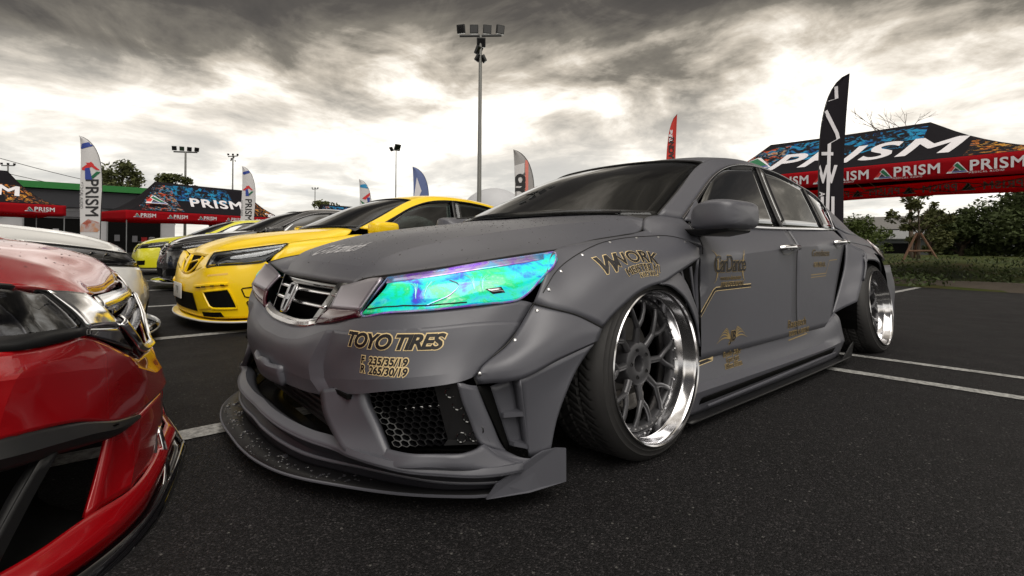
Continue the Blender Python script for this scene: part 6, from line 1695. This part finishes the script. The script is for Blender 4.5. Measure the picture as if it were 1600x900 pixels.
tree('smaller leafy tree right of the tall one above the fascia', (5.9, 67.5, 0), 8.6, 3.5, 2.3, 'leaf_olive', .22, 30, 80, 32, .2, 'trees behind the building')
tree('small treetop right of both, over the second left tent', (9.2, 66, 0), 6.4, 3.0, 1.4, 'leaf_mid', .2, 18, 70, 33, .15, 'trees behind the building')
tree('low tree showing over the far left tent roof', (-8.5, 63, 0), 6.4, 3.0, 2.4, 'leaf_mid', .22, 22, 70, 34, .15, 'trees behind the building')
tree('small distant tree over the black saloon windscreen', (36, 104, 0), 9.5, 5, 4.0, 'leaf_olive', .4, 18, 60, 35, .2, 'trees behind the building')

# ------------------------------------------------------------------ feather flags
def feather(label, base, H, W, a, m, art, pole='dark', lean=0.0, tip=1):
    """a = sideways unit vector from the pole towards the free edge"""
    A = Vector(a).normalized(); root = empty('feather_flag', base, 0, label, 'flag', 'feather flags among the cars and tents')
    def P(s, t, n=0): return A*s+Vector((0, 0, t))+Vector((-A.y, A.x, 0))*n
    pole_c = [(0, 0), (0, H*.35), (.00, H*.66), (W*.10, H*.80), (W*.34, H*.91), (W*.68, H*.975), (W, H)]
    tube_obj('pole', crs([P(s+lean*t/H, t) for s, t in pole_c], 30), [max(.006, .016*(1-i/36)) for i in range(30)], 'black_plastic', root, 6)
    free = [(W*.84, H*.20), (W*.86, H*.45), (W*.88, H*.70), (W*.93, H*.86), (W, H)]
    pc = [(0, H*.20), (0, H*.45), (.0, H*.68), (W*.20, H*.86), (W, H)]
    e1 = crs([P(s+lean*t/H, t) for s, t in free], 26); e0 = crs([P(s+lean*t/H, t) for s, t in pole_c[1:]], 26)
    e0 = crs([P(s+lean*t/H, t) for s, t in ([(0, H*.20)]+pole_c[1:])], 26)
    bm = bmesh.new(); V = []
    for i in range(26):
        r = []
        for k in range(7):
            u = k/6; p = e0[i].lerp(e1[i], u); p = p+Vector((-A.y, A.x, 0))*(.03*math.sin(u*5+i*.25)*W)
            r.append(bm.verts.new(p))
        V.append(r)
    for p, q in zip(V, V[1:]):
        for k in range(6): bm.faces.new([p[k], p[k+1], q[k+1], q[k]])
    bmesh.ops.remove_doubles(bm, verts=bm.verts, dist=.0005); bmesh.ops.recalc_face_normals(bm, faces=bm.faces)
    sail = from_bm('sail', bm, m, root, True); bv = bvh_of([sail])
    view = (Vector(base)+Vector((0, 0, H*.6))-CAM_POS); view.z = 0; view.normalize(); X = Vector((-view.y, view.x, 0))*-1
    def put(nm, vf, s, t, ax, ay, mm, off=.012):
        o = P(s+lean*t/H, t); n = view
        decal(nm, vf, o, ax, ay, mm, root, bv, off, n, cut=.08)
    art(put, X, H, W); return root
RTV = Vector((.763, -.646, 0)); LFT = -RTV; Zv = Vector((0, 0, 1))
mat('flag_white', (.62, .61, .62), .7); mat('flag_black', (.014, .012, .016), .75, spec=.1); mat('flag_blue', (.12, .16, .34), .7); mat('flag_grey', (.34, .33, .33), .7); mat('flag_red', (.55, .03, .02), .7); mat('print_salmon', (.70, .22, .18), .7)
def down(s, size, bold=.01): return text_mesh(s, size, 0, bold)
def art_prism(scale=1.0):
    def art(put, X, H, W):
        sgn = 1
        put('logo_red', ([(-.30*scale, .0), (.02*scale, .28*scale), (.10*scale, .18*scale), (-.12*scale, -.02*scale)], [(0, 1, 2, 3)]), W*.50, H*.735, -Zv*-1 if False else X, Zv, 'print_red')
        put('logo_red', ([(-.16*scale, .22*scale), (-.02*scale, .22*scale), (.22*scale, -.02*scale), (.12*scale, -.02*scale)], [(0, 1, 2, 3)]), W*.45, H*.74, X, Zv, 'print_red', .016)
        put('logo_blue', ([(-.17*scale, .10*scale), (-.05*scale, .12*scale), (.02*scale, -.28*scale), (-.16*scale, -.28*scale)], [(0, 1, 2, 3)]), W*.45, H*.725, X, Zv, 'print_blue', .016)
        put('logo_green', ([(.24*scale, -.02*scale), (.02*scale, -.26*scale), (-.00*scale, -.16*scale), (.14*scale, .0)], [(0, 1, 2, 3)]), W*.45, H*.725, X, Zv, 'print_green', .018)
        put('lettering', down('PRISM', .50*scale, .007), W*.42, H*.52, -Zv, X*.95, 'print_dark')
        put('small_lettering', down('MEDICAL AUDIO', .12*scale, .0), W*.83, H*.54, -Zv, X, 'print_grey')
        put('corner_print', ([(-.22*scale, .0), (.18*scale, .12*scale), (.20*scale, -.03*scale), (-.10*scale, -.14*scale)], [(0, 1, 2, 3)]), W*.72, H*.93, X, Zv, 'print_blue')
        put('splash_print', ([(-.26*scale, -.2*scale), (.26*scale, -.2*scale), (.24*scale, .12*scale), (-.06*scale, .24*scale), (-.25*scale, .05*scale)], [(0, 1, 2, 3, 4)]), W*.42, H*.30, X, Zv, 'splash_flag')
    return art
splash_mat('splash_flag', 0, 0, [(.4, (.5, .25, .15)), (.5, (.45, .4, .4)), (.6, (.4, .1, .06)), (.7, (.1, .1, .12))], 4, .3)
feather('tall white feather flag with vertical black lettering, at the left among the cars', (-1.25, 18.75, 0), 4.12, .78, LFT, 'flag_white', art_prism(.95), lean=-.10)
feather('small white feather flag leaning over the second left tent', (4.95, 26.6, 0), 4.75, .80, LFT, 'flag_white', art_prism(.9), lean=-.25)
def art_w(put, X, H, W):
    put('corner_print', ([(-.3, .0), (.3, .1), (.3, -.2), (-.3, -.1)], [(0, 1, 2, 3)]), W*.7, H*.92, X, Zv, 'print_cyan')
    put('logo_red', ([(-.25, -.15), (.20, .22), (.20, .05), (-.05, -.22)], [(0, 1, 2, 3)]), W*.4, H*.78, X, Zv, 'print_red')
    put('logo_green', ([(-.3, .05), (.0, -.15), (.05, -.3), (-.1, -.25)], [(0, 1, 2, 3)]), W*.5, H*.72, X, Zv, 'print_green')
    put('logo_blue', ([(.0, .1), (.18, .1), (.14, -.3), (.04, -.2)], [(0, 1, 2, 3)]), W*.35, H*.74, X, Zv, 'print_blue')
feather('pale feather flag with a blue tip, above the black saloon roof', (11.35, 26.4, 0), 4.65, .80, LFT, 'flag_white', art_w, lean=-.1)
def art_b(put, X, H, W):
    put('white_flash', ([(-.15, .5), (.10, -.2), (-.02, -.5), (-.28, -.5)], [(0, 1, 2, 3)]), W*.55, H*.78, X, Zv, 'white_print')
    put('lettering', down('LVI', .30, .01), W*.40, H*.64, X, Zv, 'white_print')
feather('slate blue feather flag behind the yellow car roof', (11.9, 20.75, 0), 4.80, .92, LFT, 'flag_blue', art_b, lean=-.15)
def art_g(put, X, H, W):
    put('red_strip', ([(-.045, .45), (.045, .50), (.045, -1.2), (-.045, -1.2)], [(0, 1, 2, 3)]), W*.36, H*.78, X, Zv, 'print_salmon')
    put('strip_lettering', down('RAYAN', .15, .004), W*.50, H*.74, -Zv, X, 'print_dark')
    put('pale_block', ([(-.16, .30), (.12, .38), (.12, -1.0), (-.04, -1.0)], [(0, 1, 2, 3)]), W*.66, H*.78, X, Zv, 'flag_white')
    put('lettering', down('CJY', .34, .03), W*.66, H*.72, -Zv, X, 'print_dark', .018)
feather('grey feather flag with a red strip, beside the grey car windscreen', (7.95, 8.35, 0), 3.42, .62, LFT, 'flag_grey', art_g, lean=-.08)
def art_r(put, X, H, W):
    put('lettering', down('AXIS RACING', .24, .01), W*.5, H*.72, Zv, -X, 'print_dark')
    put('lettering_white', down('TUNE', .16, .01), W*.42, H*.86, Zv, -X, 'white_print')
feather('narrow red feather flag rising above the grey car roof', (14.34, 8.2, 0), 5.50, .36, Vector((.42, -.6, .0)), 'flag_red', art_r)
def art_k(put, X, H, W):
    zig = [(.55*W-W*.5, 1.10), (.60*W-W*.5, .62), (.17*W-W*.5, .55), (.62*W-W*.5, .10), (.66*W-W*.5, .02), (.40*W-W*.5, -.06), (.36*W-W*.5, -1.2)]
    v, f = [], []
    for i, (x, y) in enumerate(zig): v += [(x-.022, y-.02*(i in (2,))), (x+.022, y+.02)]
    f = [(2*i, 2*i+1, 2*i+3, 2*i+2) for i in range(len(zig)-1)]
    put('white_zigzag', (v, f), W*.46, H*.70, X, Zv, 'white_print')
    put('white_bar', ([(-.075, .025), (.075, .025), (.075, -.025), (-.075, -.025)], [(0, 1, 2, 3)]), W*.28, H*.64, X, Zv, 'white_print')
    put('lettering', text_mesh('W', .30, 0, .012), W*.28, H*.545, X*.75, Zv*1.2, 'white_print')
    put('lettering', text_mesh('III', .34, 0, .008), W*.30, H*.40, X*.8, Zv*1.2, 'white_print')
    put('small_lettering', down('A', .10, .002), W*.10, H*.46, -Zv, X, 'white_print')
feather('tall black feather flag with a white zigzag, in front of the right canopy', (6.86, .80, 0), 3.36, .44, RTV, 'flag_black', art_k)

# ------------------------------------------------------------------ floodlight masts, wires, dome
mat('mast_grey', (.22, .22, .21), .5, .5); mat('lamp_body', (.02, .021, .022), .5)
def mast(label, x, y, h, r, n=4, w=1.0, lower=True, group='floodlight masts', single=False):
    root = empty('floodlight_mast', (x, y, 0), 0, label, 'mast', group)
    tube_obj('pole', [(0, 0, 0), (0, 0, h*.5), (0, 0, h)], [r, r*.8, r*.6], 'mast_grey', root, 10)
    view = Vector((x, y, 0))-Vector((CAM_POS.x, CAM_POS.y, 0)); view.normalize(); A = Vector((view.y, -view.x, 0))
    ang = math.atan2(A.y, A.x); Rm = Matrix.Rotation(ang, 3, 'Z')
    def lamp(c, s, yaw, pitch):
        L = empty('floodlight'); L.parent = root
        rot = Rm @ Matrix.Rotation(yaw, 3, 'Z') @ Matrix.Rotation(pitch, 3, 'X')
        box_obj('lamp_box', c, (s, s*.35, s), 'lamp_body', L, rot, bev=s*.06)
        box_obj('lamp_glass', Vector(c)+rot @ Vector((0, -s*.19, -.02*s)), (s*.82, s*.03, s*.82), 'gloss_black', L, rot)
        box_obj('lamp_lip', Vector(c)+rot @ Vector((0, -s*.05, -s*.54)), (s*.9, s*.3, s*.05), 'lamp_face', L, rot)
    if single:
        tube_obj('crossarm', [A*-w*.3+Vector((0, 0, h)), A*w*.5+Vector((0, 0, h+.05))], r*.5, 'mast_grey', root, 6)
        lamp(Vector((0, 0, h+.25))+A*.1, w*.75, .5, .5); lamp(Vector((0, 0, h+.1))-A*.35, w*.5, -.9, .6)
        return root
    tube_obj('crossarm', [A*-w*1.55+Vector((0, 0, h-.15)), A*w*1.55+Vector((0, 0, h+.02))], r*.5, 'lamp_body', root, 6)
    for k in range(n):
        s = (k-(n-1)/2)*2.9*w/(n-1) if n > 1 else 0
        lamp(A*s+Vector((0, 0, h+.42*w+.05*s/w*.5)), .62*w, -.35+.25*k, .25)
    if lower:
        lamp(Vector((0, 0, h-.55*w))+A*.05, .66*w, 0, .3); 
        lamp(Vector((0, 0, h-1.15*w))-A*.15, .6*w, .9, .5); lamp(Vector((0, 0, h-1.7*w))-A*.2, .5*w, 1.1, .6); lamp(Vector((0, 0, h-1.75*w))+A*.25, .5*w, -1.2, .5)
    return root
mast('tallest floodlight mast, rising behind the yellow car with four lamps on top', 22.32, 30.3, 17.6, .20, 4, 1.08)
mast('floodlight mast with a row of four lamps, left of the middle', 7.27, 69.26, 11.7, .17, 4, .78, False)
mast('slim floodlight mast beside the four lamp mast, clustered head', 12.05, 67.83, 11.6, .12, 3, .35, True)
mast('distant floodlight mast at the far left edge', -11.5, 111.3, 12.9, .16, 3, .50, False)
mast('thin dark lamp mast with a single angled head behind the yellow car', 16.28, 32.79, 7.9, .06, 1, .62, False, single=True)
mast('very distant small floodlight mast over the black saloon', 36.4, 110.1, 12.9, .14, 3, .40, False)
def wires():
    for k, (z0, dz) in enumerate(((9.6, -4.2), (8.2, -3.2))):
        pts = []
        for i in range(20):
            t = i/19; pts.append((-13+24*t, 60+3*t, z0+dz*t-1.6*math.sin(t*math.pi)*.6))
        o = tube_obj('overhead_cable', pts, .028, 'rubber_seal', None, 5)
        setp(o, 'upper of the two sagging cables over the far left tent' if k == 0 else 'lower of the two sagging cables over the far left tent', 'cable', 'sagging cables')
wires()
mat('dome_fabric', (.50, .51, .54), .6, fn=f_dirtvar(.08, .5, .05))
def dome():
    bm = bmesh.new(); c = Vector((26.4, 33.5, 3.2)); n, m_ = 32, 10; V = []
    for j in range(m_+1):
        ph = math.pi/2*j/m_; V.append([bm.verts.new(c+Vector((3.1*math.cos(t)*math.cos(ph), 3.1*math.sin(t)*math.cos(ph), 2.7*math.sin(ph)))) for t in [2*math.pi*k/n for k in range(n)]])
    for a, b in zip(V, V[1:]):
        for k in range(n): bm.faces.new([a[k], a[(k+1) % n], b[(k+1) % n], b[k]])
    base = [bm.verts.new((v.co.x, v.co.y, 0)) for v in V[0]]
    for k in range(n): bm.faces.new([base[k], base[(k+1) % n], V[0][(k+1) % n], V[0][k]])
    bmesh.ops.remove_doubles(bm, verts=bm.verts, dist=.001); bmesh.ops.recalc_face_normals(bm, faces=bm.faces)
    o = from_bm('inflatable_dome', bm, 'dome_fabric', None, True)
    setp(o, 'pale grey inflatable dome peeking out behind the yellow car roof', 'dome')
dome()
